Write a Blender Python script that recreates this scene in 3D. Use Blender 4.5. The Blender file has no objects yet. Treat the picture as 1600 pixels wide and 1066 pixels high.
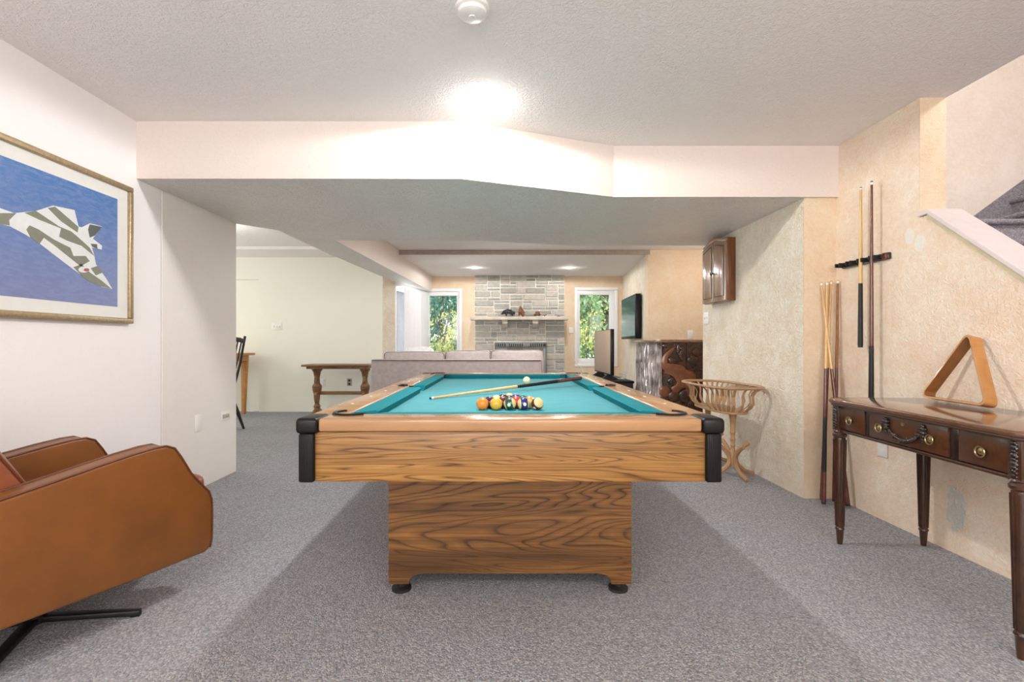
import bpy, bmesh, math, random
from mathutils import Vector, Matrix, Euler
R = math.radians; PI = math.pi
S = bpy.context.scene
COL = S.collection
random.seed(7)
H = 1.05; F = 780.0

# ------------------------------------------------------------------ camera, world, light
cd = bpy.data.cameras.new('camera'); cam = bpy.data.objects.new('camera', cd); COL.objects.link(cam)
cam.location = (0, 0, H); cam.rotation_euler = (R(90), 0, 0)
cd.sensor_width = 36; cd.lens = F/1600*36; cd.shift_x = 15/1600; cd.shift_y = 5/1600
cd.clip_start = 0.05; cd.clip_end = 200
S.camera = cam
S.view_settings.view_transform = 'Standard'; S.view_settings.look = 'None'
S.view_settings.gamma = 1; S.view_settings.use_curve_mapping = False
S.view_settings.exposure = 0.0
S.cycles.max_bounces = 9; S.cycles.diffuse_bounces = 5; S.cycles.glossy_bounces = 3
S.cycles.transparent_max_bounces = 8; S.cycles.sample_clamp_indirect = 6
S.cycles.use_denoising = True
w = bpy.data.worlds.new('sky'); S.world = w; w.use_nodes = True
w.node_tree.nodes['Background'].inputs[0].default_value = (0.80, 0.90, 1.0, 1)
w.node_tree.nodes['Background'].inputs[1].default_value = 5.0

def light(name, kind, loc, energy, color=(1, 1, 1), rot=(0, 0, 0), size=None, size_y=None, radius=None):
    l = bpy.data.lights.new(name, kind); l.energy = energy; l.color = color
    if size:
        l.size = size
        if size_y: l.shape = 'RECTANGLE'; l.size_y = size_y
    if radius is not None: l.shadow_soft_size = radius
    o = bpy.data.objects.new(name, l); COL.objects.link(o); o.location = loc; o.rotation_euler = rot
    return o
sun = light('sun', 'SUN', (0, 0, 12), 5.5, (1, .93, .78), (R(38), 0, R(-12))); sun.data.angle = .02
light('fill_behind_camera', 'AREA', (0.0, -2.3, 1.75), 84, (.98, .98, 1), (R(96), 0, 0), 4.2, 1.1)  # added fill panel inside the closed room, no window behind the camera
light('fill_left_room', 'AREA', (-5.6, 5.9, 1.4), 45, (.97, 1, .98), (R(90), 0, R(-90)), 2.8, 1.8)  # added fill for the left room, no window modelled there
light('daylight_side_window', 'AREA', (-2.05, 8.65, 1.25), 150, (.96, .98, 1), (R(90), 0, R(-90+11)), 1.1, 1.5)
light('stairwell_fill', 'POINT', (3.2, 2.2, 3.0), 52, (1, .98, .98), radius=.15)  # unseen point light added to brighten the stair wall
light('middle_room_fill', 'AREA', (.3, 5.75, 2.385), 42, (1, .98, .95), (0, 0, 0), 1.2, .6)  # added ceiling fill, hidden by the bulkhead, no fixture
light('alcove_fill', 'POINT', (2.7, 6.2, 2.2), 11, (1, .96, .92), radius=.1)  # added fill to lift the alcove walls, no fixture
POT = 125

# ------------------------------------------------------------------ mesh helpers
class MB:
    def __init__(s): s.bm = bmesh.new()
    def merge(s, t, M=None):
        if M is not None: t.transform(M)
        me = bpy.data.meshes.new('t'); t.to_mesh(me); t.free(); s.bm.from_mesh(me); bpy.data.meshes.remove(me); return s
    def box(s, x0, x1, y0, y1, z0, z1, bev=0, seg=2, M=None):
        t = bmesh.new()
        v = [t.verts.new((x, y, z)) for z in (z0, z1) for y in (y0, y1) for x in (x0, x1)]
        for f in ((0, 2, 3, 1), (4, 5, 7, 6), (0, 1, 5, 4), (2, 6, 7, 3), (0, 4, 6, 2), (1, 3, 7, 5)): t.faces.new([v[i] for i in f])
        if bev: bmesh.ops.bevel(t, geom=t.edges[:], offset=bev, segments=seg, profile=.5, affect='EDGES')
        return s.merge(t, M)
    def prism(s, pts, vec, bev=0, seg=2, M=None):
        t = bmesh.new(); vec = Vector(vec)
        a = [t.verts.new(Vector(p)) for p in pts]; b = [t.verts.new(Vector(p)+vec) for p in pts]
        n = len(a); t.faces.new(a); t.faces.new(b[::-1])
        for i in range(n): t.faces.new((a[i], b[i], b[(i+1) % n], a[(i+1) % n]))
        bmesh.ops.recalc_face_normals(t, faces=t.faces[:])
        if bev: bmesh.ops.bevel(t, geom=t.edges[:], offset=bev, segments=seg, profile=.5, affect='EDGES', clamp_overlap=True)
        bmesh.ops.triangulate(t, faces=[f for f in t.faces if len(f.verts) > 4])
        return s.merge(t, M)
    def tube(s, pts, r, n=8, M=None, closed=False, flat=None):
        t = bmesh.new(); P = [Vector(p) for p in pts]; m = len(P)
        rr = r if isinstance(r, (list, tuple)) else [r]*m
        rings = []; up = None
        for i, p in enumerate(P):
            if closed: d = P[(i+1) % m]-P[i-1]
            else: d = P[min(i+1, m-1)]-P[max(i-1, 0)]
            d.normalize()
            if up is None: up = Vector((0, 0, 1)) if abs(d.z) < .9 else Vector((1, 0, 0))
            sd = d.cross(up).normalized(); up = sd.cross(d).normalized()
            k1, k2 = flat if flat else (1, 1)
            rings.append([t.verts.new(p+(sd*math.cos(2*PI*j/n)*k1+up*math.sin(2*PI*j/n)*k2)*rr[i]) for j in range(n)])
        for i in range(m if closed else m-1):
            A, B = rings[i], rings[(i+1) % m]
            for j in range(n): t.faces.new((A[j], A[(j+1) % n], B[(j+1) % n], B[j]))
        if not closed: t.faces.new(rings[0][::-1]); t.faces.new(rings[-1])
        bmesh.ops.recalc_face_normals(t, faces=t.faces[:])
        return s.merge(t, M)
    def lathe(s, prof, c=(0, 0, 0), n=20, M=None):
        t = bmesh.new(); c = Vector(c); rings = []
        for r, z in prof: rings.append([t.verts.new(c+Vector((r*math.cos(2*PI*j/n), r*math.sin(2*PI*j/n), z))) for j in range(n)])
        for A, B in zip(rings, rings[1:]):
            for j in range(n): t.faces.new((A[j], A[(j+1) % n], B[(j+1) % n], B[j]))
        t.faces.new(rings[0][::-1]); t.faces.new(rings[-1])
        bmesh.ops.recalc_face_normals(t, faces=t.faces[:])
        return s.merge(t, M)
    def ball(s, c, r, u=16, v=10, sc=(1, 1, 1), M=None):
        t = bmesh.new(); bmesh.ops.create_uvsphere(t, u_segments=u, v_segments=v, radius=r)
        for q in t.verts: q.co = Vector((q.co.x*sc[0], q.co.y*sc[1], q.co.z*sc[2]))+Vector(c)
        return s.merge(t, M)
    def grid(s, fn, nu, nv, M=None):
        t = bmesh.new(); g = [[t.verts.new(fn(i/nu, j/nv)) for j in range(nv+1)] for i in range(nu+1)]
        for i in range(nu):
            for j in range(nv): t.faces.new((g[i][j], g[i+1][j], g[i+1][j+1], g[i][j+1]))
        return s.merge(t, M)

WM = {}
def world(o): return WM.get(o.name, Matrix.Identity(4))
def part(name, mb, mat, parent=None, local=False, smooth=True, ang=35, kind=None, label=None, down=None, loc=None):
    """one mesh object; vertices are given in world coordinates unless local."""
    me = bpy.data.meshes.new(name); bm = mb.bm
    o = bpy.data.objects.new(name, me); COL.objects.link(o)
    PW = world(parent) if parent else Matrix.Identity(4)
    L = Matrix.Identity(4)
    if loc is not None: L = Matrix.Translation(Vector(loc)) if local else PW.inverted() @ Matrix.Translation(Vector(loc))
    if local: bm.transform(L.inverted())
    else: bm.transform((PW @ L).inverted())
    if parent: o.parent = parent
    o.matrix_local = L if parent else L
    if not parent: o.location = L.translation
    WM[o.name] = PW @ L
    mats = mat if isinstance(mat, list) else [mat]
    if down is not None:
        mats = mats+[down]; bm.normal_update()
        for f in bm.faces:
            if f.normal.z < -.5: f.material_index = len(mats)-1
    bm.to_mesh(me); bm.free()
    for m in mats: me.materials.append(m)
    if smooth:
        for p in me.polygons: p.use_smooth = True
        me.set_sharp_from_angle(angle=R(ang))
    if kind: o['kind'] = kind
    if label: o['label'] = label
    return o
def tag(o, label, cat, group=None, kind=None):
    o['label'] = label; o['category'] = cat
    if group: o['group'] = group
    if kind: o['kind'] = kind
    return o
def thing(name, label, cat, loc=(0, 0, 0), rotz=0, group=None, kind=None):
    o = bpy.data.objects.new(name, None); COL.objects.link(o); o.location = loc; o.rotation_euler = (0, 0, rotz)
    o.empty_display_size = .1
    WM[o.name] = Matrix.Translation(Vector(loc)) @ Matrix.Rotation(rotz, 4, 'Z')
    return tag(o, label, cat, group, kind)
def struct(name, mb, mat, parent=None, **k):
    k.setdefault('smooth', False)
    return part(name, mb, mat, parent, kind=None if parent else 'structure', **k)

# ------------------------------------------------------------------ materials
def srgb(r, g, b):
    f = lambda c: (c/255/12.92 if c/255 <= .04045 else ((c/255+.055)/1.055)**2.4)
    return (f(r), f(g), f(b), 1)
MATS = {}
class NT:
    def __init__(s, name):
        s.m = bpy.data.materials.new(name); s.m.use_nodes = True; s.t = s.m.node_tree; s.b = s.t.nodes['Principled BSDF']
    def n(s, typ, **k):
        x = s.t.nodes.new(typ)
        for a, v in k.items():
            if a.startswith('i_'):
                key = a[2:]; key = int(key) if key.isdigit() else key.replace('_', ' ')
                x.inputs[key].default_value = v
            else: setattr(x, a, v)
        return x
    def l(s, a, b): s.t.links.new(a, b)
    def coord(s, scale=(1, 1, 1), rot=(0, 0, 0), loc=(0, 0, 0)):
        c = s.n('ShaderNodeTexCoord'); m = s.n('ShaderNodeMapping'); m.inputs['Scale'].default_value = scale
        m.inputs['Rotation'].default_value = rot; m.inputs['Location'].default_value = loc
        s.l(c.outputs['Object'], m.inputs['Vector']); return m.outputs[0]
    def noise(s, vec, sc, det=4, rough=.5, dist=0):
        x = s.n('ShaderNodeTexNoise'); x.inputs['Scale'].default_value = sc; x.inputs['Detail'].default_value = det
        x.inputs['Roughness'].default_value = rough; x.inputs['Distortion'].default_value = dist
        s.l(vec, x.inputs['Vector']); return x.outputs['Fac']
    def ramp(s, fac, stops):
        x = s.n('ShaderNodeValToRGB'); e = x.color_ramp.elements
        while len(e) < len(stops): e.new(.5)
        for q, (p, c) in zip(e, stops): q.position = p; q.color = c
        s.l(fac, x.inputs[0]); return x.outputs[0]
    def mix(s, fac, a, b, mode='MIX'):
        x = s.n('ShaderNodeMix', data_type='RGBA', blend_type=mode)
        for i, v in ((0, fac), (6, a), (7, b)):
            if isinstance(v, (float, int)): x.inputs[i].default_value = v
            elif isinstance(v, tuple): x.inputs[i].default_value = v
            else: s.l(v, x.inputs[i])
        return x.outputs[2]
    def math(s, op, a, b=0.0, c=None):
        x = s.n('ShaderNodeMath', operation=op)
        for i, v in enumerate((a, b) if c is None else (a, b, c)):
            if isinstance(v, (float, int)): x.inputs[i].default_value = v
            else: s.l(v, x.inputs[i])
        return x.outputs[0]
    def bump(s, h, strength, dist=.01):
        x = s.n('ShaderNodeBump'); x.inputs['Strength'].default_value = strength; x.inputs['Distance'].default_value = dist
        s.l(h, x.inputs['Height']); s.l(x.outputs[0], s.b.inputs['Normal'])
    def base(s, c):
        if isinstance(c, tuple): s.b.inputs['Base Color'].default_value = c
        else: s.l(c, s.b.inputs['Base Color'])
    def done(s, rough=.5, metal=0, spec=.5, coat=0):
        s.b.inputs['Roughness'].default_value = rough; s.b.inputs['Metallic'].default_value = metal
        s.b.inputs['Specular IOR Level'].default_value = spec; s.b.inputs['Coat Weight'].default_value = coat
        s.b.inputs['Coat Roughness'].default_value = .12
        return s.m
def plain(name, c, rough=.5, metal=0, spec=.5, coat=0, vary=.06, sc=25, bump=0, bsc=150):
    t = NT(name); v = t.coord()
    f = t.noise(v, sc, 3)
    d = tuple(max(0, x*(1-vary*2)) for x in c[:3])+(1,); e = tuple(min(1, x*(1+vary)) for x in c[:3])+(1,)
    t.base(t.ramp(f, [(.3, d), (.7, e)]))
    if bump: t.bump(t.noise(v, bsc, 3), bump, .004)
    return t.done(rough, metal, spec, coat)
def plaster(name, base, tint, sc=3.0, bump=.35, bsc=60, mott=.6, patches=(), rough=.75):
    """mottled painted plaster with a stippled relief"""
    t = NT(name); v = t.coord()
    big = t.noise(v, sc, 6, .62, .4); fine = t.noise(v, bsc*.6, 4, .7, .6)
    m = t.math('MULTIPLY', t.math('ADD', t.math('MULTIPLY', big, 1.0), t.math('MULTIPLY', fine, .9)), .53)
    c = t.ramp(m, [(.38, base), (.38+.22/max(mott, .01)*.6, tint)])
    if patches:
        geo = t.n('ShaderNodeNewGeometry')
        sep = t.n('ShaderNodeSeparateXYZ'); t.l(geo.outputs['Position'], sep.inputs[0])
        wob = t.math('MULTIPLY', t.math('SUBTRACT', t.noise(v, 15, 5, .7), .5), 3.2)
        for (py_, pz_, ry_, rz_, pc) in patches:
            a = t.math('POWER', t.math('DIVIDE', t.math('SUBTRACT', sep.outputs[1], py_), ry_), 2.0)
            b = t.math('POWER', t.math('DIVIDE', t.math('SUBTRACT', sep.outputs[2], pz_), rz_), 2.0)
            r = t.math('ADD', t.math('ADD', a, b), wob)
            k = t.math('SUBTRACT', 1.0, t.math('MULTIPLY', t.math('SUBTRACT', r, .75), 4.0)); k = t.math('MINIMUM', t.math('MAXIMUM', k, 0.0), .75)
            c = t.mix(k, c, pc)
    t.base(c)
    h = t.n('ShaderNodeTexNoise', noise_dimensions='3D'); h.inputs['Scale'].default_value = bsc; h.inputs['Detail'].default_value = 3; h.inputs['Distortion'].default_value = 1.2
    t.l(v, h.inputs['Vector'])
    t.bump(t.ramp(h.outputs['Fac'], [(.42, (0, 0, 0, 1)), (.60, (1, 1, 1, 1))]), bump, .006)
    return t.done(rough, spec=.3)
def wood(name, c1, c2, c3, scale=(1, 1, 1), rot=(0, 0, 0), rings=9, rough=.4, coat=0, dist=.6, loc=(0, 0, 0), fine=1.0, nsc=1.6, cont=.8, band=0):
    """cathedral grain: contour lines of a stretched noise plus fibre streaks"""
    t = NT(name); v = t.coord(scale, rot, loc)
    f = t.noise(v, nsc, 2, .45, dist)
    r = t.math('FRACT', t.math('MULTIPLY', f, float(rings)))
    vs = t.n('ShaderNodeMapping'); vs.inputs['Scale'].default_value = (1.2, 16, 16); t.l(v, vs.inputs['Vector'])
    st = t.noise(vs.outputs[0], 3.0, 4, .65)
    line = t.ramp(r, [(0, (.25,)*3+(1,)), (.10, (.8,)*3+(1,)), (.45, (1, 1, 1, 1)), (.8, (.7,)*3+(1,)), (1, (.0, .0, .0, 1))])
    line = t.mix(t.ramp(t.noise(vs.outputs[0], 1.2, 4, .7), [(.40, (0, 0, 0, 1)), (.70, (.7,)*3+(1,))]), line, (.9, .9, .9, 1))
    line = t.math('POWER', line, 1.2 if band else 1.0)
    st2_ = t.ramp(st, [(.36, (0, 0, 0, 1)), (.62, (1, 1, 1, 1))]) if band else st
    a = t.mix(st2_, c2, c1)
    b = t.mix(line, c3, a)
    big = t.noise(v, .9, 2)
    b = t.mix(t.math('MULTIPLY', t.math('SUBTRACT', 1.0, cont), 1.0), b, a)
    b = t.mix(t.ramp(big, [(.45, (0, 0, 0, 1)), (.75, (.35,)*3+(1,))]), b, c3)
    if band:
        vb = t.n('ShaderNodeMapping'); vb.inputs['Scale'].default_value = (.5, 1, 1.8); vb.inputs['Location'].default_value = (0, 0, 1.3); t.l(v, vb.inputs['Vector'])
        b = t.mix(t.ramp(t.noise(vb.outputs[0], 1.0, 3, .6), [(.42, (0, 0, 0, 1)), (.66, (band,)*3+(1,))]), b, c3)
    t.base(b); t.bump(st, .08*fine, .002)
    return t.done(rough, coat=coat)

peach_w = plaster('peach_plaster', srgb(230, 202, 168), srgb(238, 222, 198), 4.5, .35, 70, .5)
stair_pl = plaster('stair_plaster', srgb(236, 222, 208), srgb(242, 233, 224), 4, .35, 60, .7)
cream_w = plaster('cream_plaster', srgb(228, 212, 186), srgb(244, 238, 224), 5, .8, 45, .5)
blue = srgb(206, 212, 205); pale = srgb(236, 236, 226)
right_w = plaster('right_wall_plaster', srgb(234, 208, 180), srgb(244, 232, 214), 4.5, .5, 55, .5,
                  patches=[(2.50, .22, .055, .12, blue), (2.785, 1.655, .035, .045, pale), (2.715, 1.60, .035, .05, pale)])
white_w = plaster('white_wall_paint', srgb(240, 236, 236), srgb(243, 240, 240), 1.2, .06, 120, .5, rough=.6)
white_w2 = plaster('offwhite_wall_paint', srgb(230, 225, 220), srgb(235, 230, 226), 1.2, .12, 90, .5, rough=.6)
green_w = plaster('ivory_wall_paint', srgb(240, 239, 226), srgb(243, 242, 231), 1.0, .05, 120, .5, rough=.7)
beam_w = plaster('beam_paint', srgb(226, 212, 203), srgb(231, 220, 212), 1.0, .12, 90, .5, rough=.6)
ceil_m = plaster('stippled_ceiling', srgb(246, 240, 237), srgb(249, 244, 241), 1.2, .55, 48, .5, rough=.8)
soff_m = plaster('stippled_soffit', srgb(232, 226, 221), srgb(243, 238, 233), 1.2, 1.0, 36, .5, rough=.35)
taupe = plain('taupe_trim_paint', srgb(176, 160, 148), .6)
trimw = plain('white_trim_paint', srgb(245, 245, 245), .35, vary=.01)
capw = plain('painted_cap_board', srgb(222, 210, 208), .3, vary=.02)
plate = plain('white_plastic', srgb(240, 238, 234), .35, vary=.01)
beigep = plain('beige_plastic', srgb(176, 168, 150), .45)
darks = plain('dark_slot', srgb(30, 28, 26), .6)

def carpet_mat(name, cols, sc=95, shine=.95):
    t = NT(name); v = t.coord((1, .85, 1))
    vo = t.n('ShaderNodeTexVoronoi'); vo.inputs['Scale'].default_value = sc; t.l(v, vo.inputs['Vector'])
    n = t.n('ShaderNodeSeparateColor'); t.l(vo.outputs['Color'], n.inputs[0])
    c = t.ramp(n.outputs[0], [(0, cols[0]), (.35, cols[1]), (.65, cols[2]), (1, cols[3])])
    c = t.mix(.35, c, t.ramp(vo.outputs['Distance'], [(0, cols[3]), (.7, cols[0])]))
    big = t.noise(v, 1.3, 4, .6); c = t.mix(.25, c, t.ramp(big, [(.35, cols[1]), (.65, cols[2])]))
    t.base(c); t.bump(t.math('SUBTRACT', 1.0, vo.outputs['Distance']), .8, .006)
    return t.done(shine, spec=.15)
carpet = carpet_mat('loop_carpet', [srgb(104, 106, 114), srgb(152, 148, 144), srgb(160, 166, 178), srgb(212, 206, 200)], 165)
stairc = carpet_mat('stair_carpet', [srgb(112, 108, 116), srgb(142, 138, 146), srgb(158, 154, 164), srgb(192, 186, 190)], 130)

OAK = (srgb(186, 140, 78), srgb(150, 102, 48), srgb(70, 42, 18))
oak = wood('oak_laminate', *OAK, scale=(.42, 1, 5.2), rings=36, rough=.38, dist=.8, nsc=1.1, cont=1.0, band=.45)
oak2 = wood('oak_laminate_base', srgb(170, 120, 60), srgb(132, 86, 38), srgb(52, 30, 12), scale=(.55, 1, 3.0), rings=34, rough=.42, dist=1.0, loc=(3, 1, 2), nsc=1.1, cont=1.0, band=.8)
oakrail = wood('oak_rail', srgb(184, 142, 100), srgb(164, 122, 82), srgb(124, 86, 54), fine=.15, scale=(.5, 3, 3), rings=6, rough=.25, coat=.3, dist=.3, cont=.4)
oakrail_y = wood('oak_side_rail', srgb(184, 142, 100), srgb(164, 122, 82), srgb(124, 86, 54), fine=.15, scale=(.5, 3, 3), rot=(0, 0, R(90)), rings=6, rough=.25, coat=.3, dist=.3, cont=.4)
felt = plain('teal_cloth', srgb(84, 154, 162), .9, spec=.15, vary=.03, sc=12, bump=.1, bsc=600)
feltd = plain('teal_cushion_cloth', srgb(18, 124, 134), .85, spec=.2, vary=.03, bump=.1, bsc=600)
blk = plain('black_plastic', srgb(17, 15, 14), .38, vary=.1, spec=.3)
blkw = plain('black_matte', srgb(16, 15, 14), .5)
walnut = wood('walnut', srgb(78, 48, 30), srgb(58, 34, 21), srgb(34, 19, 12), scale=(5, .9, 3), rot=(0, 0, R(90)), rings=6, rough=.3, coat=.35, dist=.5)
walnut_v = wood('walnut_drawer', srgb(96, 58, 32), srgb(72, 42, 24), srgb(46, 26, 15), scale=(.9, 6, 6), rot=(0, R(90), 0), rings=6, rough=.3, coat=.3, dist=.5)
walnut_top = wood('walnut_top', srgb(118, 82, 62), srgb(100, 66, 46), srgb(70, 42, 28), scale=(1.2, 5, 4), rot=(0, 0, R(90)), rings=6, rough=.14, coat=.7, dist=.3, cont=.5)
carved = plain('carved_dark_wood', srgb(40, 25, 20), .3, coat=.4, vary=.3, sc=60)
brass = plain('aged_brass', srgb(190, 172, 130), .3, metal=.9)
gold = plain('champagne_frame', srgb(176, 156, 124), .35, metal=.55, vary=.1, sc=80)
matb = plain('mat_board', srgb(226, 226, 222), .5, vary=.01)
leather = NT('tan_leather'); _v = leather.coord()
leather.base(leather.ramp(leather.noise(_v, 5, 5, .6), [(.3, srgb(112, 68, 30)), (.7, srgb(130, 80, 36))]))
leather.bump(leather.noise(_v, 160, 4, .6), .12, .003); leather = leather.done(.38, spec=.45)
leather2 = plain('tan_leather_cushion', srgb(138, 78, 50), .36, vary=.08, sc=6, bump=.1, bsc=170)
piping = plain('leather_piping', srgb(96, 46, 20), .5)
maple = wood('maple_cue', srgb(226, 188, 130), srgb(210, 168, 108), srgb(190, 144, 86), scale=(8, 8, .6), rings=4, rough=.25, coat=.4, cont=.3)
plywood = wood('bent_plywood', srgb(206, 150, 88), srgb(186, 128, 68), srgb(150, 96, 48), scale=(3, 3, 3), rings=5, rough=.35, coat=.3, cont=.4)
plyin = plain('bent_plywood_inner', srgb(142, 92, 48), .4, vary=.12)
basketw = wood('weathered_oak', srgb(186, 150, 112), srgb(166, 128, 92), srgb(134, 98, 66), scale=(3, 3, 3), rings=5, rough=.55, cont=.4)
rosew = plain('cue_rosewood', srgb(98, 44, 30), .25, coat=.4, vary=.15, sc=40)
cabw = wood('pine_cabinet', srgb(130, 76, 38), srgb(100, 54, 24), srgb(66, 34, 14), scale=(5, 5, .9), rot=(0, R(90), 0), rings=6, rough=.25, coat=.5)
cabdoor = wood('cabinet_door_sheen', srgb(168, 134, 104), srgb(146, 110, 82), srgb(108, 76, 52), scale=(6, 6, .9), rot=(0, R(90), 0), rings=5, rough=.22, coat=.6, cont=.4)  # paler than the body: gloss reflection put into the door colour
sofa_m = plain('grey_sofa_fabric', srgb(176, 164, 162), .9, spec=.1, bump=.3, bsc=300)
sofa_l = plain('grey_cushion_fabric', srgb(192, 182, 180), .9, spec=.1, bump=.3, bsc=300)
sofap = plain('sofa_seam', srgb(96, 84, 82), .9)
white_f = plain('white_fabric', srgb(238, 238, 240), .9, spec=.1)
tabw = wood('oak_brown', srgb(150, 106, 66), srgb(116, 78, 46), srgb(76, 46, 26), scale=(1, 5, 5), rings=6, rough=.4, coat=.1)
pinew = plain('honey_pine', srgb(196, 138, 74), .4, vary=.1)
barw = plain('carved_bar_wood', srgb(72, 38, 24), .22, coat=.8, vary=.35, sc=14)
bare = plain('carved_elephant_wood', srgb(134, 76, 42), .25, coat=.7, vary=.15, sc=14)
barl = plain('carved_bark_sheen', srgb(176, 164, 160), .14, coat=1.0, vary=.35, sc=9)  # window reflection on the bar side painted in as a pale base
bark = plain('tree_bark', srgb(78, 70, 60), .9, vary=.3)
screen = plain('tv_screen', srgb(40, 44, 46), .07, spec=1.0, coat=1.0, vary=.02)
tvrefl = plain('tv_screen_reflection', srgb(168, 148, 128), .35, vary=.03)  # beige wall reflection painted into the screen colour
mortar = plain('mortar', srgb(240, 236, 226), .9, vary=.05, bump=.4)
mantm = plain('mantel_stone', srgb(206, 196, 180), .8, vary=.08, sc=9, bump=.3, bsc=60)
firem = plain('fire_screen_metal', srgb(120, 124, 122), .35, metal=.6)
firek = plain('firebox_dark', srgb(52, 44, 40), .8)
bronze = plain('dark_bronze', srgb(58, 56, 60), .22, metal=.5, vary=.4, sc=60)
brownf = plain('brown_carving', srgb(122, 76, 50), .4, vary=.3, sc=60)
stones = [plain('stone_%s' % n, srgb(*c), .85, vary=.10, sc=18, bump=.6, bsc=45) for n, c in
          (('grey', (170, 168, 160)), ('light', (182, 178, 169)), ('warm', (186, 177, 167)), ('dark', (160, 158, 150)), ('sand', (190, 183, 170)))]
grass = plain('garden_ground', srgb(110, 120, 60), .95, vary=.3, sc=3)

def glass_mat():
    t = NT('window_glass'); t.t.nodes.remove(t.b)
    tr = t.n('ShaderNodeBsdfTransparent'); g = t.n('ShaderNodeBsdfGlossy'); g.inputs['Roughness'].default_value = .02
    fr = t.n('ShaderNodeFresnel'); fr.inputs[0].default_value = 1.45; mx = t.n('ShaderNodeMixShader')
    t.l(fr.outputs[0], mx.inputs[0]); t.l(tr.outputs[0], mx.inputs[1]); t.l(g.outputs[0], mx.inputs[2])
    t.l(mx.outputs[0], t.t.nodes['Material Output'].inputs[0]); return t.m
glass = glass_mat()
def emit(name, c, s):
    t = NT(name); t.b.inputs['Emission Color'].default_value = c; t.b.inputs['Emission Strength'].default_value = s; t.base(c); return t.done(.5)
lampm = emit('lamp_lens', (1, .98, .95, 1), 14)

# ------------------------------------------------------------------ the setting
struct('floor', MB().box(-6.2, 5.2, -2.7, 9.7, -.1, 0), carpet)
struct('ceiling', MB().box(-2.35, 2.41, -2.7, 4.9, 2.39, 2.5), ceil_m)
struct('ceiling', MB().box(-1.75, 3.4, 4.9, 7.12, 2.39, 2.5), ceil_m)
struct('ceiling', MB().box(-1.75, 2.6, 7.12, 9.6, 2.335, 2.5), ceil_m)
struct('ceiling', MB().box(-6.2, -1.8, 3.9, 7.1, 2.44, 2.5).box(-6.2, -1.8, 7.1, 7.9, 2.40, 2.5), ceil_m)
struct('trim_1', MB().box(-1.5, 2.10, 7.095, 7.119, 2.325, 2.389, .003), taupe)
sof = [(-2.2, 3.0), (-.25, 3.0), (.75, 3.37), (2.27, 3.37), (2.27, 5.04), (.71, 5.04), (-.25, 4.78), (-1.60, 4.78), (-1.47, 7.1), (-1.335, 9.45),
       (-1.70, 9.45), (-1.74, 7.75), (-1.92, 5.4), (-1.957, 4.36), (-2.2, 4.12)]
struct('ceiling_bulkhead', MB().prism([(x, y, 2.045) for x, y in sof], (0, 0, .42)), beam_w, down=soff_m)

struct('wall_left', MB().box(-2.35, -2.2, -2.7, 3.217, 0, 2.45), white_w)
struct('wall_left', MB().box(-2.35, -2.196, 3.222, 4.12, 0, 2.45, .003, 1), white_w2)
struct('wall_left_room', MB().box(-6.2, -2.35, 3.75, 3.9, 0, 2.5).box(-6.3, -6.2, 3.75, 7.9, 0, 2.5), green_w)
struct('wall_dining', MB().box(-3.78, -1.86, 7.75, 8.0, 0, 2.45).box(-6.2, -3.78, 7.75, 8.0, 2.055, 2.45).box(-6.2, -5.2, 7.75, 8.0, 0, 2.055), green_w)
d1 = struct('door_1', MB().box(-5.195, -3.785, 7.765, 7.80, .01, 2.05, .004), green_w)
struct('wall_corner', MB().prism([(-1.86, 7.75, 0), (-1.70, 7.92, 0), (-1.80, 8.0, 0), (-1.86, 8.0, 0)], (0, 0, 2.3)), cream_w)
# slanted window wall
wa, wb = Vector((-1.70, 7.92, 0)), Vector((-1.40, 9.45, 0)); wd = (wb-wa).normalized(); wn = Vector((-wd.y, wd.x, 0))
def slab(mb, s0, s1, z0, z1, n0, n1, bev=0):
    p = [wa+wd*s0+wn*n0, wa+wd*s1+wn*n0, wa+wd*s1+wn*n1, wa+wd*s0+wn*n1]
    return mb.prism([(q.x, q.y, z0) for q in p], (0, 0, z1-z0), bev)
m = MB(); slab(m, 0, .05, 0, 2.05, 0, .14); slab(m, 1.12, 1.56, 0, 2.05, 0, .14); slab(m, .05, 1.12, 0, .45, 0, .14); slab(m, .05, 1.12, 1.99, 2.05, 0, .14)
struct('wall_window_side', m, trimw)
w1 = thing('window_1', 'tall white window in the slanted side wall left of the fireplace, white curtain drawn', 'window', tuple(wa+wd*.5+Vector((0, 0, .45))), kind='structure')
m = MB(); slab(m, .05, .11, .45, 1.99, .03, .10, .004); slab(m, 1.06, 1.12, .45, 1.99, .03, .10, .004); slab(m, .11, 1.06, .45, .51, .03, .10, .004); slab(m, .11, 1.06, 1.93, 1.99, .03, .10, .004)
part('window_frame', m, trimw, w1); m = MB(); slab(m, .11, 1.06, .51, 1.93, .06, .066); part('pane', m, glass, w1)
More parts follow.
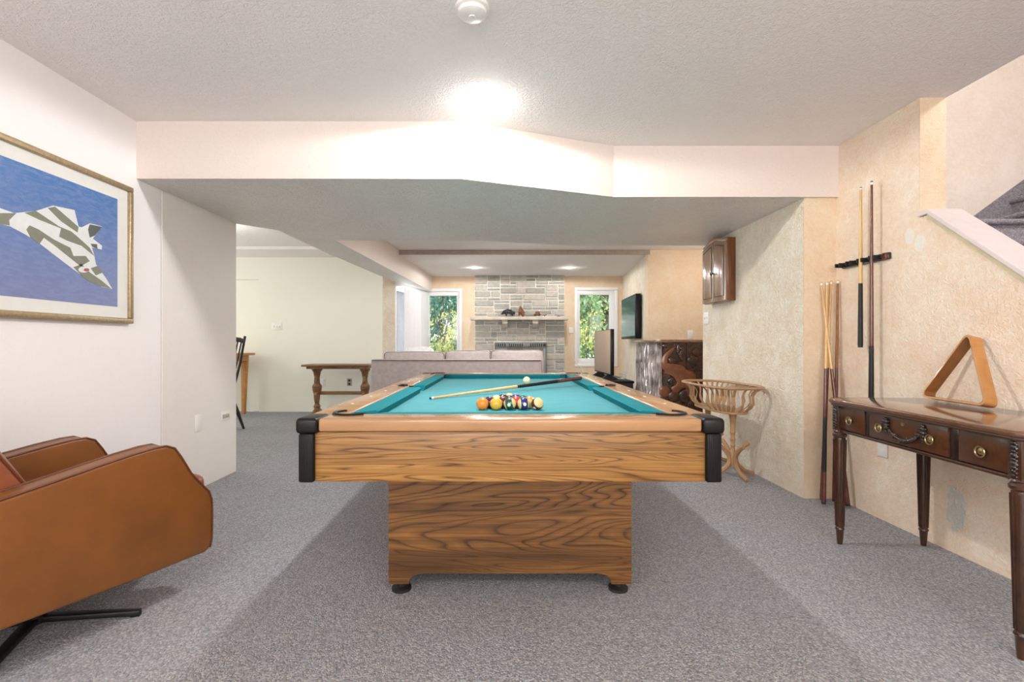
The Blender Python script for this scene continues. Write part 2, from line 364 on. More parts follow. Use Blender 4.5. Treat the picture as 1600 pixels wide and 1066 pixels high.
# back wall
m = MB(); Y0, Y1 = 9.45, 9.62
wl = (-1.45, -.80, .60, 2.07); wr = (1.405, 2.145, .66, 2.09)
m.box(-2.0, wl[0], Y0, Y1, 0, 2.5).box(wl[0], wl[1], Y0, Y1, 0, wl[2]).box(wl[0], wl[1], Y0, Y1, wl[3], 2.5).box(wl[1], wr[0], Y0, Y1, 0, 2.5)
m.box(wr[0], wr[1], Y0, Y1, 0, wr[2]).box(wr[0], wr[1], Y0, Y1, wr[3], 2.5).box(wr[1], 2.7, Y0, Y1, 0, 2.5)
struct('wall_back', m, peach_w)
for nm, (a, b, c, d), lb, bot in (('window_2', wl, 'white framed window between the slanted wall and the stone chimney', .10), ('window_3', wr, 'white framed window right of the stone chimney', .12)):
    q = thing(nm, lb, 'window', ((a+b)/2, 9.5, c), kind='structure')
    part('window_frame', MB().box(a-.035, b+.035, 9.43, 9.452, d-.02, d+.035, .004).box(a-.035, b+.035, 9.43, 9.452, c-.035, c+.02, .004)
         .box(a-.035, a+.02, 9.43, 9.452, c+.02, d-.02, .004).box(b-.02, b+.035, 9.43, 9.452, c+.02, d-.02, .004), trimw, q)
    part('sash', MB().box(a, b, 9.47, 9.53, d-.10, d, .006).box(a, b, 9.47, 9.53, c, c+bot, .006).box(a, a+.065, 9.47, 9.53, c+bot, d-.10, .006).box(b-.065-(.05 if nm == 'window_3' else 0), b, 9.47, 9.53, c+bot, d-.10, .006), trimw, q)
    part('pane', MB().box(a+.065, b-.065, 9.498, 9.504, c+bot, d-.10), glass, q)
struct('wall_television', MB().prism([(2.07, 7.1, 0), (2.27, 9.45, 0), (2.5, 9.45, 0), (2.5, 7.3, 0), (2.085, 7.13, 0)], (0, 0, 2.45)), cream_w)
struct('wall_alcove', MB().box(2.071, 3.4, 7.1, 7.25, 0, 2.45).box(3.4, 3.5, 5.0, 7.25, 0, 2.45), peach_w)
struct('wall_cabinet_side', MB().prism([(2.05, 3.40, 0), (2.04, 5.08, 0), (3.4, 5.08, 0), (3.4, 4.11, 0), (2.2, 4.11, 0), (2.2, 3.45, 0), (2.06, 3.43, 0)], (0, 0, 2.1)), cream_w)
struct('wall_corner_right', MB().box(2.051, 2.27, 3.395, 3.42, 0, 2.1), peach_w)
# right wall, half wall beside the stairs
struct('wall_right', MB().box(2.27, 2.41, 2.716, 4.1, 0, 2.45).prism([(2.27, 2.716, 0), (2.27, 2.716, 1.74), (2.27, 2.65, 1.74), (2.27, .9, .305), (2.27, .9, 0)], (.14, 0, 0))
       .box(2.27, 2.41, -2.7, .9, 0, 2.45).box(2.28, 2.41, -2.7, 3.9, 2.49, 2.6), right_w)
struct('wall_end', MB().box(2.269, 2.411, 2.712, 2.717, 1.76, 2.39), peach_w)
sl = math.atan2(1.435, 1.75)
struct('trim_2', MB().prism([(2.25, 2.71, 1.742), (2.25, 2.71, 1.768), (2.25, 2.645, 1.768), (2.25, .90, .337), (2.25, .90, .307), (2.25, 2.65, 1.742)], (.185, 0, 0), .004), capw)
struct('trim_3', MB().prism([(2.262, 2.66, 1.713), (2.262, 2.66, 1.742), (2.262, 2.65, 1.742), (2.262, .90, .307), (2.262, .90, .278), (2.262, 2.65, 1.713)], (.008, 0, 0)), plain('trim_edge', srgb(206, 194, 160), .5))
# stairwell
struct('wall_stair', MB().box(2.41, 5.2, 3.95, 4.08, 0, 4.2).box(5.1, 5.2, .3, 3.95, 0, 4.2).box(2.41, 5.2, .2, .3, 0, 4.2).box(2.30, 2.41, .3, 4.08, 2.6, 4.2), stair_pl)
struct('ceiling', MB().box(2.3, 5.2, .2, 4.1, 4.2, 4.3), ceil_m)
st = thing('staircase', 'grey carpeted stairs with a landing behind the sloping half wall', 'stairs', (3.0, 2.8, 0), kind='structure')
part('landing', MB().box(2.42, 3.75, 3.12, 3.94, 0, 1.83, .012), stairc, st)
for k in range(7):
    z = 1.83-.18*(k+1)
    part('step', MB().box(2.42, 3.6, 3.12-.25*(k+1), 3.13-.25*k, 0, z-.03).box(2.42, 3.6, 3.10-.25*(k+1), 3.13-.25*k, z-.035, z, .015), stairc, st)
for k in range(4):
    z = 2.01+.18*k; x = 3.77+.235*k
    part('step', MB().box(x, x+.24, 3.12, 3.94, 0, z-.03).box(x-.025, x+.245, 3.10, 3.94, z-.04, z, .018, 3), stairc, st)
part('nosing', MB().box(2.42, 3.76, 3.095, 3.14, 1.795, 1.832, .016, 3), stairc, st)
part('skirt_board', MB().prism([(3.30, 3.925, 1.83), (3.38, 3.925, 1.83), (3.72, 3.925, 2.06), (4.6, 3.925, 2.70), (4.6, 3.925, 2.3), (3.75, 3.925, 1.83)], (0, .024, 0)), stairc, st)
struct('wall_behind', MB().box(-2.35, 2.41, -2.75, -2.6, 0, 2.5), white_w)

# ceiling fixtures
def pot(x, y, z, lb, e=POT, r=.06):
    t = thing('recessed_light', lb, 'light', (x, y, z), group=None)
    part('trim_ring', MB().lathe([(r+.012, 0), (r+.014, -.003), (r+.006, -.006), (r, -.004)], (x, y, z), 28), trimw, t)
    part('lens', MB().lathe([(r, -.001), (r, -.006), (r*.6, -.009)], (x, y, z), 28), lampm, t)
    if e:
        q = light('recessed_light_lamp', 'SPOT', (x, y, z-.02), e, (1, .98, .96), radius=.05); q.data.spot_size = R(179); q.data.spot_blend = .12
        light('recessed_light_glow', 'POINT', (x, y, z-.05), e*.035, (1, .98, .95), radius=.05)
pot(-.097, 2.765, 2.39, 'glowing round recessed ceiling light in front of the angled bulkhead')
pot(-.46, 8.39, 2.335, 'small recessed ceiling light in the far room left of the pair before the chimney', 48)
pot(1.12, 8.39, 2.335, 'small recessed ceiling light in the far room right of the pair before the chimney', 48)
light('dining_fill', 'POINT', (-3.4, 5.6, 2.2), 16, (1, 1, .94), radius=.2)  # unseen point light added in the left room, no fixture
light('front_fill_left', 'POINT', (-1.1, -.9, 2.25), 50, (1, .98, .96), radius=.08)  # added fill point behind the camera, no fixture
light('front_fill_right', 'POINT', (1.1, -.9, 2.25), 50, (1, .98, .96), radius=.08)  # matching added fill point, also without a fixture
sd = thing('smoke_detector', 'round white smoke detector on the ceiling', 'smoke detector', (-.12, 1.985, 2.39))
part('base', MB().lathe([(.068, 0), (.068, -.012), (.06, -.016)], (-.12, 1.985, 2.39), 32), plate, sd)
part('cover', MB().lathe([(.058, -.014), (.056, -.03), (.046, -.036), (.014, -.038), (.013, -.042), (.006, -.043)], (-.12, 1.985, 2.39), 32), plate, sd)

# ------------------------------------------------------------------ pool table
CX = .027; HW = .742; PY0, PY1 = 1.733, 4.56; ZT = .79
pt = thing('pool_table', 'large oak laminate pool table with teal cloth and black corners', 'pool table', (CX, 3.14, 0))
cx0, cx1 = CX-HW, CX+HW
part('front_panel', MB().box(cx0+.055, cx1-.055, PY0+.02, PY0+.045, .567, .742, .002), oak, pt)
part('rear_panel', MB().box(cx0+.055, cx1-.055, PY1-.045, PY1-.02, .567, .742, .002), oak, pt)
for x0, x1 in ((cx0+.012, cx0+.037), (cx1-.037, cx1-.012)):
    part('side_panel', MB().box(x0, x1, PY0+.06, PY1-.06, .567, .742, .002), oakrail_y, pt)
part('bottom_panel', MB().box(cx0+.04, cx1-.04, PY0+.05, PY1-.05, .57, .59), darks, pt)
part('slate', MB().box(cx0+.09, cx1-.09, PY0+.10, PY1-.10, .715, .744), darks, pt)
IX0, IX1, IY0, IY1 = CX-.545, CX+.545, 1.95, 4.345      # cushion noses
part('cloth', MB().box(IX0-.04, IX1+.04, IY0-.04, IY1+.04, .742, .750), felt, pt)
ww = .135
# wooden rails
pk = .075
part('rail', MB().box(cx0+.075, cx1-.075, PY0, PY0+ww, .745, ZT, .008, 3), oakrail, pt)
part('rail', MB().box(cx0+.075, cx1-.075, PY1-ww, PY1, .745, ZT, .008, 3), oakrail, pt)
MY = (PY0+PY1)/2
for a, b in ((PY0+ww+.004, MY-.045), (MY+.045, PY1-ww-.004)):
    for sx in (-1, 1):
        xa, xb = sorted((CX+sx*HW, CX+sx*(HW-ww)))
        part('rail', MB().box(xa, xb, a, b, .745, ZT, .008, 3), oakrail_y, pt)
for sx in (-1, 1):
    xa, xb = sorted((CX+sx*HW, CX+sx*(HW-.07)))
    part('rail', MB().box(xa, xb, MY-.044, MY+.044, .745, ZT, .006, 3), oakrail_y, pt)
# rail sights
for y in [PY0+ww+.004+(MY-.045-PY0-ww)*k/4 for k in (1, 2, 3)]+[MY+.045+(PY1-ww-MY-.05)*k/4 for k in (1, 2, 3)]:
    for sx in (-1, 1): part('sight', MB().lathe([(.007, 0), (.007, .0012)], (CX+sx*(HW-.06), y, ZT), 10), plate, pt)
# cushions with angled ends: cross-section from the rail to the nose
def cushion(p0, p1, inward, c0, c1):
    p0, p1, inn = Vector(p0), Vector(p1), Vector(inward); d = (p1-p0).normalized(); L = ww
    wdt = .085
    prof = [(0, .746), (0, .784), (wdt-.012, .786), (wdt, .780), (wdt-.012, .746)]
    t = bmesh.new(); A = []; B = []
    for s, z in prof:
        A.append(t.verts.new(p0+d*(c0*s/wdt)+inn*s+Vector((0, 0, z)))); B.append(t.verts.new(p1-d*(c1*s/wdt)+inn*s+Vector((0, 0, z))))
    n = len(A); t.faces.new(A); t.faces.new(B[::-1])
    for i in range(n): t.faces.new((A[i], B[i], B[(i+1) % n], A[(i+1) % n]))
    bmesh.ops.recalc_face_normals(t, faces=t.faces[:])
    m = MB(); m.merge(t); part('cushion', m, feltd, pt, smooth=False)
gx = .085-.0
cushion((IX0+.0, PY0+ww, 0), (IX1-.0, PY0+ww, 0), (0, 1, 0), .075, .075)
cushion((IX0+.0, PY1-ww, 0), (IX1-.0, PY1-ww, 0), (0, -1, 0), .075, .075)
for sx in (-1, 1):
    X = CX+sx*(HW-ww+.002)
    cushion((X, PY0+ww+.06, 0), (X, MY-.05, 0), (-sx, 0, 0), .075, .03)
    cushion((X, MY+.05, 0), (X, PY1-ww-.06, 0), (-sx, 0, 0), .03, .075)
# pockets
def pocket(cx, cy, r, a0, a1, nm='pocket'):
    m = MB(); pts = [(cx+r*math.cos(a0+(a1-a0)*k/14), cy+r*math.sin(a0+(a1-a0)*k/14), ZT-.002) for k in range(15)]
    m.tube(pts, .010, 6)
    m.lathe([(r*.97, .742), (r*1.0, ZT-.006), (r*.92, ZT-.006), (r*.88, .746), (.001, .7445)], (cx, cy, 0), 20)
    part(nm, m, blk, pt)
for sx in (-1, 1):
    for sy, cy in ((-1, PY0+ww+.012), (1, PY1-ww-.012)):
        a = math.atan2(sy, sx); pocket(CX+sx*(HW-ww-.012), cy, .062, a-1.75, a+1.75)
    a = 0 if sx > 0 else PI; pocket(CX+sx*(HW-ww+.022), MY, .05, a-1.5, a+1.5)
# corner castings and posts
for sx in (-1, 1):
    for sy, yy in ((-1, PY0), (1, PY1)):
        x0, x1 = sorted((CX+sx*(HW+.004), CX+sx*(HW-.074))); y0, y1 = sorted((yy-sy*-.006, yy-sy*.13))
        part('corner_cap', MB().box(x0, x1, y0, y1, .738, ZT+.003, .014, 4), blk, pt)
        x0, x1 = sorted((CX+sx*(HW-.004), CX+sx*(HW-.058))); y0, y1 = sorted((yy-sy*.002, yy-sy*.06))
        m = MB().box(x0, x1, y0, y1, .567, .739, .008, 3)
        for k in range(6): m.box(x0+.007+k*.0075, x0+.010+k*.0075, y0-.0012 if sy < 0 else y1, y0 if sy < 0 else y1+.0012, .572, .735)
        part('corner_post', m, blk, pt)
# pedestal with cut-out base
px0, px1 = -.477, .541; qy0, qy1 = 2.09, 4.20
def apron(y): return [(px0, y, .045), (px0+.085, y, .045), (px0+.088, y, .065), (px0+.10, y, .08), (px0+.125, y, .087), (px0+.14, y, .09), (px1-.14, y, .09), (px1-.125, y, .087), (px1-.10, y, .08), (px1-.088, y, .065), (px1-.085, y, .045), (px1, y, .045), (px1, y, .57), (px0, y, .57)]
part('pedestal_front', MB().prism(apron(qy0), (0, .025, 0)), oak2, pt, smooth=False)
part('pedestal_rear', MB().prism(apron(qy1-.025), (0, .025, 0)), oak2, pt, smooth=False)
for x in (px0, px1-.025): part('pedestal_side', MB().box(x, x+.025, qy0+.025, qy1-.025, .07, .57), oakrail_y, pt)
for x in (px0+.045, px1-.045):
    for y in (qy0+.05, qy1-.05): part('foot', MB().lathe([(.042, 0), (.042, .012), (.02, .018), (.02, .06)], (x, y, 0), 16), darks, pt)

# balls
def stripe_mat(name, c, striped, ivory=srgb(226, 206, 140)):
    t = NT(name); tc = t.n('ShaderNodeTexCoord'); sp = t.n('ShaderNodeSeparateXYZ'); t.l(tc.outputs['Object'], sp.inputs[0])
    num = t.math('LESS_THAN', sp.outputs[1], -.0274)
    if striped:
        k = t.math('LESS_THAN', t.math('ABSOLUTE', sp.outputs[2]), .0155); col = t.mix(k, ivory, c)
    else: col = t.mix(0.0, c, c)
    col = t.mix(num, col, srgb(236, 226, 190)); t.base(col)
    return t.done(.12, coat=.6)
ivory = plain('ivory_cue_ball', srgb(238, 226, 188), .12, coat=.6, vary=.01)
Cc = dict(yellow=srgb(226, 176, 60), blue=srgb(34, 40, 110), red=srgb(200, 50, 44), purple=srgb(66, 34, 78), orange=srgb(232, 140, 40), green=srgb(20, 84, 66), maroon=srgb(92, 26, 32), black=srgb(24, 22, 24))
rows = [[('orange', 0), ('yellow', 0), ('green', 1), ('blue', 1), ('maroon', 1)],
        [('purple', 0), ('maroon', 0), ('red', 0), ('orange', 1)],
        [('red', 1), ('purple', 1), ('green', 0)],
        [('black', 0), ('blue', 0)], [('yellow', 1)]]
BR = .0286; rowname = ['front row', 'second row', 'third row', 'fourth row', 'tip']
ordn = {5: ['leftmost', 'second from left', 'middle', 'fourth from left', 'rightmost'], 4: ['leftmost', 'second from left', 'third from left', 'rightmost'], 3: ['left end', 'middle', 'right end'], 2: ['left', 'right'], 1: ['far']}
sph = None
rots = {(0, 2): (R(20), R(75), R(10)), (0, 3): (R(-10), R(88), R(0)), (0, 4): (R(55), R(38), 0)}
for r, row in enumerate(rows):
    for k, (c, s) in enumerate(row):
        x = .034+(k-(len(row)-1)/2)*.0626; y = 2.275+r*.0535
        if sph is None:
            m = MB().ball((0, 0, 0), BR, 32, 18); o = part('billiard_ball', m, ivory, None); sph = o.data
        else: o = bpy.data.objects.new('billiard_ball', sph); COL.objects.link(o)
        key = 'ball_%s_%s' % (c, 'stripe' if s else 'solid')
        if key not in MATS: MATS[key] = stripe_mat(key, Cc[c], s)
        if o.data.users == 1 and r == 0 and k == 0: pass
        o.material_slots[0].link = 'OBJECT'; o.material_slots[0].material = MATS[key]
        o.location = (x, y, .750+BR); o.rotation_euler = rots.get((r, k), (R(random.uniform(-80, 80)) if s else R(180 if r or k != 1 else 180), R(random.uniform(0, 90)), 0))
        tag(o, '%s %s%s ball, %s of racked triangle%s' % (c if c != 'blue' else 'dark blue', 'striped ivory' if s else 'solid', '', ordn[len(row)][k]+(' in its '+rowname[r] if r < 4 else ' end'), ''), 'billiard ball', 'billiard balls racked on the teal cloth')
o = part('cue_ball', MB().ball((0, 0, 0), BR, 32, 18), ivory, None); o.location = (.182, 3.74, .7505+BR)
tag(o, 'plain ivory cue ball alone beyond the cue stick', 'billiard ball')

# cues
def cue(name, lb, tip, butt, L, shaft, wrap, handle, group=None, bm_=None, tipm=None, rt=.0062, rb=.0145, brk=(.47, .56, .90)):
    tip, butt = Vector(tip), Vector(butt); d = (tip-butt).normalized(); tip = butt+d*L
    q = d.to_track_quat('Z', 'Y'); o = bpy.data.objects.new(name, None); COL.objects.link(o)
    o.location = butt; o.rotation_euler = q.to_euler(); tag(o, lb, 'cue', group)
    WM[o.name] = Matrix.Translation(butt) @ q.to_matrix().to_4x4()
    rad = lambda s: rb+(rt-rb)*s
    a, b, c = 1-brk[2], 1-brk[1], 1-brk[0]     # fractions from the butt
    def seg(n, s0, s1, mt, k=1.0): part(n, MB().lathe([(rad(s0)*k, s0*L), (rad(s1)*k, s1*L)], (0, 0, 0), 14), mt, o, local=True)
    seg('bumper', 0, .012, blkw, .9); seg('butt', .012, a, handle); seg('wrap', a, b, wrap, 1.02); seg('forearm', b, c, bm_ or handle); seg('shaft', c, .985, shaft)
    seg('ferrule', .985, .995, plate); seg('tip', .995, 1.0, tipm or plain('chalked_tip', srgb(40, 60, 110), .8))
    return o
cue('pool_cue', 'pool cue lying across the teal cloth, pale shaft and black butt', (-.392, 2.69, .758), (.572, 3.655, .8015), 1.362, maple, blkw, rosew, brk=(.5, .68, .80), bm_=blkw)
WX = 2.27
cue('pool_cue', 'short cue with black handle hanging in the wall rack', (2.215, 3.085, 2.018), (2.212, 3.085, 1.03), .99, maple, blkw, blkw, brk=(.50, .60, .9), bm_=maple)
cue('pool_cue', 'long reddish brown cue with dark grip hanging in the wall rack', (2.208, 2.985, 2.03), (2.205, 2.985, .575), 1.45, rosew, blkw, rosew, brk=(.45, .68, .93), bm_=rosew, rb=.015)
for k, (bx, by, tx, ty, lb) in enumerate([(2.085, 3.24, 2.195, 3.375, 'corner cue whose black-wrapped butt stands farthest left and nearest'), (2.135, 3.335, 2.226, 3.380, 'corner cue whose butt stands farthest back against the peach wall'),
                                   (2.215, 3.20, 2.160, 3.383, 'corner cue whose dark butt stands rightmost behind the console leg'), (2.195, 3.30, 2.252, 3.35, 'reddish corner cue almost hidden behind the console table leg')]):
    L = 1.47; h = math.sqrt(L*L-(tx-bx)**2-(ty-by)**2)
    cue('pool_cue', lb, (tx, ty, h+.012), (bx, by, .012), L, maple if k != 3 else plyin, blkw if k != 1 else rosew, rosew, 'cues leaning in the right corner', brk=(.40, .62, .86), bm_=rosew, tipm=plate if False else maple)
# cue rack
cr = thing('cue_rack', 'dark wooden wall rack holding two cues', 'rack', (2.26, 3.1, 1.55))
part('board', MB().box(2.248, 2.27, 2.91, 3.31, 1.548, 1.588, .006, 3, M=None), carved, cr)
for k in range(4):
    y = 2.985+.10*k
    for a in (-.018, .018): part('clip', MB().box(2.200, 2.25, y+a-.004, y+a+.004, 1.555, 1.581, .003), blkw, cr)
part('rack_end', MB().box(2.238, 2.249, 2.912, 2.95, 1.549, 1.587, .005), rosew, cr)
part('metal_strip', MB().box(2.244, 2.249, 2.955, 3.27, 1.563, 1.574), firem, cr)
hk = part('wall_hook', MB().tube([(2.2, 3.395, 1.045), (2.2, 3.372, 1.043), (2.204, 3.36, 1.048), (2.210, 3.36, 1.056)], .004, 8).lathe([(.010, 0), (.010, .004)], (0, 0, 0), 12, M=Matrix.Translation((2.2, 3.395, 1.045)) @ Matrix.Rotation(R(90), 4, 'X')), brass)
tag(hk, 'small brass screw hook in the narrow peach wall', 'hook')

# ------------------------------------------------------------------ console table
th = R(-2.45)
ct = thing('console_table', 'dark carved walnut console table with three drawers', 'table', (1.7535, 2.145, 0), th)
top = [(-.045, -.50), (-.012, -.545), (.44, -.545), (.47, -.515), (.47, .515), (.44, .545), (-.012, .545), (-.045, .50)]
part('tabletop', MB().prism([(x, y, .742) for x, y in top], (0, 0, .022), .007, 3), walnut_top, ct, local=True)
part('top_moulding', MB().prism([(x*.98+.004, y*.975, .730) for x, y in top], (0, 0, .012), .003), walnut, ct, local=True)
part('apron', MB().box(.0, .43, -.475, -.455, .60, .730).box(.0, .43, .455, .475, .60, .730).box(.41, .43, -.455, .455, .60, .730).box(.012, .03, -.455, .455, .60, .730), walnut, ct, local=True)
part('lower_moulding', MB().box(-.016, .02, -.475, .475, .592, .606, .004), walnut, ct, local=True)
part('divider', MB().box(-.004, .012, .245, .275, .606, .730, .002), carved, ct, local=True)
part('divider', MB().box(-.004, .012, -.245, -.205, .606, .730, .002), carved, ct, local=True)
def ring(mb, y, z):
    c = Matrix.Translation((-.018, y, z)) @ Matrix.Rotation(R(-90), 4, 'Y')
    mb.lathe([(.013, -.004), (.013, .001), (.009, .003), (.005, .004), (.004, .008)], (0, 0, 0), 18, M=c)
    mb.tube([(-.022, y+.019*math.cos(a*PI/9), z-.002+.019*math.sin(a*PI/9)) for a in range(18)], .0030, 6, closed=True)
for (ya, yb, knobs) in ((.278, .458, (.375,)), (-.203, .243, (.165, -.125)), (-.458, -.248, (-.35,))):
    dr = part('drawer', MB().box(-.010, .02, ya, yb, .609, .727, .003), walnut_v, ct, local=True)
    for kk in knobs:
        m = MB(); ring(m, kk, .665); part('ring_pull', m, brass, dr, local=True)
    if len(knobs) == 2:
        m = MB()
        n = 26
        for i in range(n+1):
            u = i/n; y = .125-.21*u; z = .688-.058*math.sin(PI*u)**.8
            m.ball((-.016, y, z), .0055+.004*math.sin(PI*u), 8, 6, (1, 1, 1)); m.ball((-.019, y+random.uniform(-.006, .006), z+random.uniform(-.012, .012)), random.uniform(.004, .007), 7, 5)
            if i % 2 == 0: m.ball((-.021, y+.002, z+.004), .004, 6, 5)
        for y in (.125, -.085):
            for dz, rr in ((.018, .009), (.006, .013), (-.01, .011), (-.024, .009), (-.038, .007), (-.048, .004)): m.ball((-.017, y, .692+dz), rr, 8, 6, (.7, 1, 1))
            for s in (-1, 1):
                m.ball((-.016, y+s*.014, .700), .007, 8, 6); m.ball((-.016, y+s*.018, .685), .005, 8, 6)
        part('garland', m, carved, dr, local=True)
        part('keyhole', MB().lathe([(.008, 0), (.008, .003)], (0, 0, 0), 14, M=Matrix.Translation((-.010, .03, .700)) @ Matrix.Rotation(R(-90), 4, 'Y')), brass, dr, local=True)
for x, y in ((.0, .48), (.0, -.48), (.425, .48), (.425, -.48)):
    lg = part('leg', MB().box(x-.024, x+.024, y-.024, y+.024, .598, .730, .002).lathe([(.012, 0), (.015, .03), (.018, .075), (.022, .08), (.021, .086), (.018, .09), (.027, .555), (.026, .56), (.033, .568), (.034, .578), (.028, .585), (.028, .590), (.033, .594), (.030, .600)], (x, y, 0), 20), walnut, ct, local=True)
    m = MB()
    for k in range(10):
        a = 2*PI*k/10; ca, sa = math.cos(a), math.sin(a)
        m.tube([(x+ca*.0185, y+sa*.0185, .095), (x+ca*.0270, y+sa*.0270, .55)], [.0028, .0042], 5)
    part('reeding', m, walnut, lg, local=True)
    if x == 0:
        m = MB()
        for i in range(9):
            z = .72-.0135*i; rr = (.009, .011, .008, .012, .009, .012, .010, .008, .006)[i]
            m.ball((-.027, y, z), rr, 8, 6, (.8, 1, .8)); m.ball((-.025, y+.008, z-.005), rr*.55, 6, 5); m.ball((-.025, y-.008, z-.005), rr*.55, 6, 5)
        part('carved_drop', m, carved, lg, local=True)
# ball triangle leaning on the wall
tr = thing('ball_rack', 'triangular wooden ball rack leaning on the wall above the console table', 'ball rack', (2.17, 2.44, .765))
A, B, C_ = Vector((2.185, 2.585, .773)), Vector((2.130, 2.165, .773)), Vector((2.236, 2.365, 1.112))
nrm = (B-A).cross(C_-A).normalized()
if nrm.x > 0: nrm = -nrm
def tri_ring(sc, rc):
    cen = (A+B+C_)/3; P = [cen+(p-cen)*sc for p in (A, B, C_)]; out = []
    for i in range(3):
        p = P[i]; a = (P[i-1]-p).normalized(); b = (P[(i+1) % 3]-p).normalized()
        for k in range(7):
            t = k/6; q0 = p+a*rc; q1 = p; q2 = p+b*rc
            out.append(q0*(1-t)**2+q1*2*t*(1-t)+q2*t*t)
    return out
def tri_band(so, si, hd, rc):
    t = bmesh.new(); O = tri_ring(so, rc); I = tri_ring(si, rc*.8); n = len(O)
    L = [[t.verts.new(p+nrm*s) for p in Q] for Q, s in ((O, -hd), (O, hd), (I, hd), (I, -hd))]
    for a in range(4):
        X, Y = L[a], L[(a+1) % 4]
        for i in range(n): t.faces.new((X[i], X[(i+1) % n], Y[(i+1) % n], Y[i]))
    bmesh.ops.recalc_face_normals(t, faces=t.faces[:]); m = MB(); return m.merge(t)
part('frame', tri_band(1.0, .93, .026, .055), plywood, tr, ang=40)
part('inner_band', tri_band(.928, .915, .0255, .050), plyin, tr, ang=40)

# ------------------------------------------------------------------ wall plates
def plate_x(x, y, z, w_, h_, lb, sgn, tog=0, mt=plate, nm='wall_plate', cat='switch', slots=False):
    t = thing(nm, lb, cat, (x, y, z)); xa, xb = sorted((x, x+sgn*.007))
    part('cover', MB().box(xa, xb, y-w_/2, y+w_/2, z-h_/2, z+h_/2, .003), mt, t)
    for k in range(tog):
        yy = y+(k-(tog-1)/2)*.045; xa, xb = sorted((x+sgn*.005, x+sgn*.016)); part('toggle', MB().box(xa, xb, yy-.005, yy+.005, z-.012, z+.012, .002), plate, t)
    if slots:
        xa, xb = sorted((x+sgn*.006, x+sgn*.0085))
        for dz in (-.026, .026): part('socket', MB().box(xa, xb, y-.016, y+.016, z+dz-.015, z+dz+.015, .002), beigep if mt is beigep else plate, t)
def plate_y(x, y, z, w_, h_, lb, tog=0, mt=plate, nm='wall_plate', cat='switch', slots=False):
    t = thing(nm, lb, cat, (x, y, z))
    part('cover', MB().box(x-w_/2, x+w_/2, y-.007, y, z-h_/2, z+h_/2, .003), mt, t)
    for k in range(tog):
        xx = x+(k-(tog-1)/2)*.045; part('toggle', MB().box(xx-.005, xx+.005, y-.016, y-.005, z-.012, z+.012, .002), plate, t)
    if slots:
        for dz in (-.026, .026): part('socket', MB().box(x-.016, x+.016, y-.009, y-.005, z+dz-.015, z+dz+.015, .002), darks if mt is beigep else plate, t)
plate_x(-2.196, 3.60, .482, .075, .12, 'blank white cover plate low on the left wall', 1, nm='cover_plate', cat='cover plate')
plate_x(-2.196, 3.95, .483, .12, .075, 'horizontal socket plate low near the left wall end', 1, slots=False, nm='socket_plate', cat='outlet')
part('socket_pair', MB().box(-2.190, -2.184, 3.905, 3.995, .468, .498, .002), beigep, bpy.data.objects['socket_plate'])
plate_x(2.27, 2.976, .436, .075, .115, 'white outlet on the wall under the console table', -1, slots=True, nm='wall_outlet', cat='outlet')
plate_x(2.041, 4.99, 1.31, .115, .115, 'white double switch below the wall cabinet', -1, tog=2, nm='light_switch')
plate_y(-3.50, 7.75, 1.325, .16, .115, 'white triple switch on the ivory wall', 3, nm='light_switch')
plate_y(-2.375, 7.75, .46, .075, .115, 'beige outlet on the ivory wall beneath the trestle table', 0, beigep, 'wall_outlet', 'outlet', True)
plate_y(-2.78, 7.75, .46, .075, .115, 'white outlet on the ivory wall left of the beige one', 0, plate, 'wall_outlet', 'outlet', True)
plate_y(2.67, 7.1, 1.19, .08, .12, 'white outlet on the peach alcove wall above the bar', 0, plate, 'wall_outlet', 'outlet', True)
cj = thing('cable_box', 'small white cable box on the peach wall beside the chimney', 'cable box', (1.30, 9.45, 1.32))
part('housing', MB().box(1.26, 1.34, 9.42, 9.45, 1.26, 1.37, .006), plate, cj)
part('cable', MB().tube([(1.30, 9.44, 1.27), (1.31, 9.44, 1.0), (1.33, 9.43, .8), (1.42, 9.40, .66), (1.50, 9.38, .60), (1.55, 9.3, .02)], .006, 6), plate, cj)

# ------------------------------------------------------------------ wall cabinet
wc = thing('wall_cabinet', 'small wooden two-door cabinet with an arched top hung on the plaster wall', 'cabinet', (2.04, 4.62, 1.44))
ya, yb = 4.375, 4.88; xf = 1.955
part('body', MB().box(xf+.018, 2.046, ya, yb, 1.435, 1.99, .003), cabw, wc)
def arch(y): u = (y-ya)/(yb-ya); return 1.985+.045*math.sin(PI*u)**1.5
ys = [ya+(yb-ya)*k/16 for k in range(17)]
part('crest', MB().prism([(xf, y, arch(y)) for y in ys]+[(xf, y, arch(y)-.03) for y in ys[::-1]], (.022, 0, 0), .003), cabdoor, wc)
for a, b in ((ya, (ya+yb)/2-.002), ((ya+yb)/2+.002, yb)):
    yy = [a+(b-a)*k/8 for k in range(9)]
    d = part('door', MB().prism([(xf, y, arch(y)-.032) for y in yy]+[(xf, b, 1.44), (xf, a, 1.44)], (.018, 0, 0), .003), cabdoor, wc)
    yi = [a+.04+(b-a-.08)*k/8 for k in range(9)]
    part('raised_panel', MB().prism([(xf-.006, y, arch(y)-.075) for y in yi]+[(xf-.006, b-.04, 1.485), (xf-.006, a+.04, 1.485)], (.01, 0, 0), .004), cabdoor, d)
    outl = [(xf-.002, y, arch(y)-.068) for y in yi]+[(xf-.002, b-.034, 1.478), (xf-.002, a+.034, 1.478)]
    part('panel_groove', MB().tube(outl, .0045, 6, closed=True), carved, d)
    kx = (b-.018) if a == ya else (a+.018)
    part('knob', MB().lathe([(.004, 0), (.004, .012), (.010, .016), (.010, .022), (.004, .025)], (0, 0, 0), 12, M=Matrix.Translation((xf, kx, 1.70)) @ Matrix.Rotation(R(-90), 4, 'Y')), blkw, d)

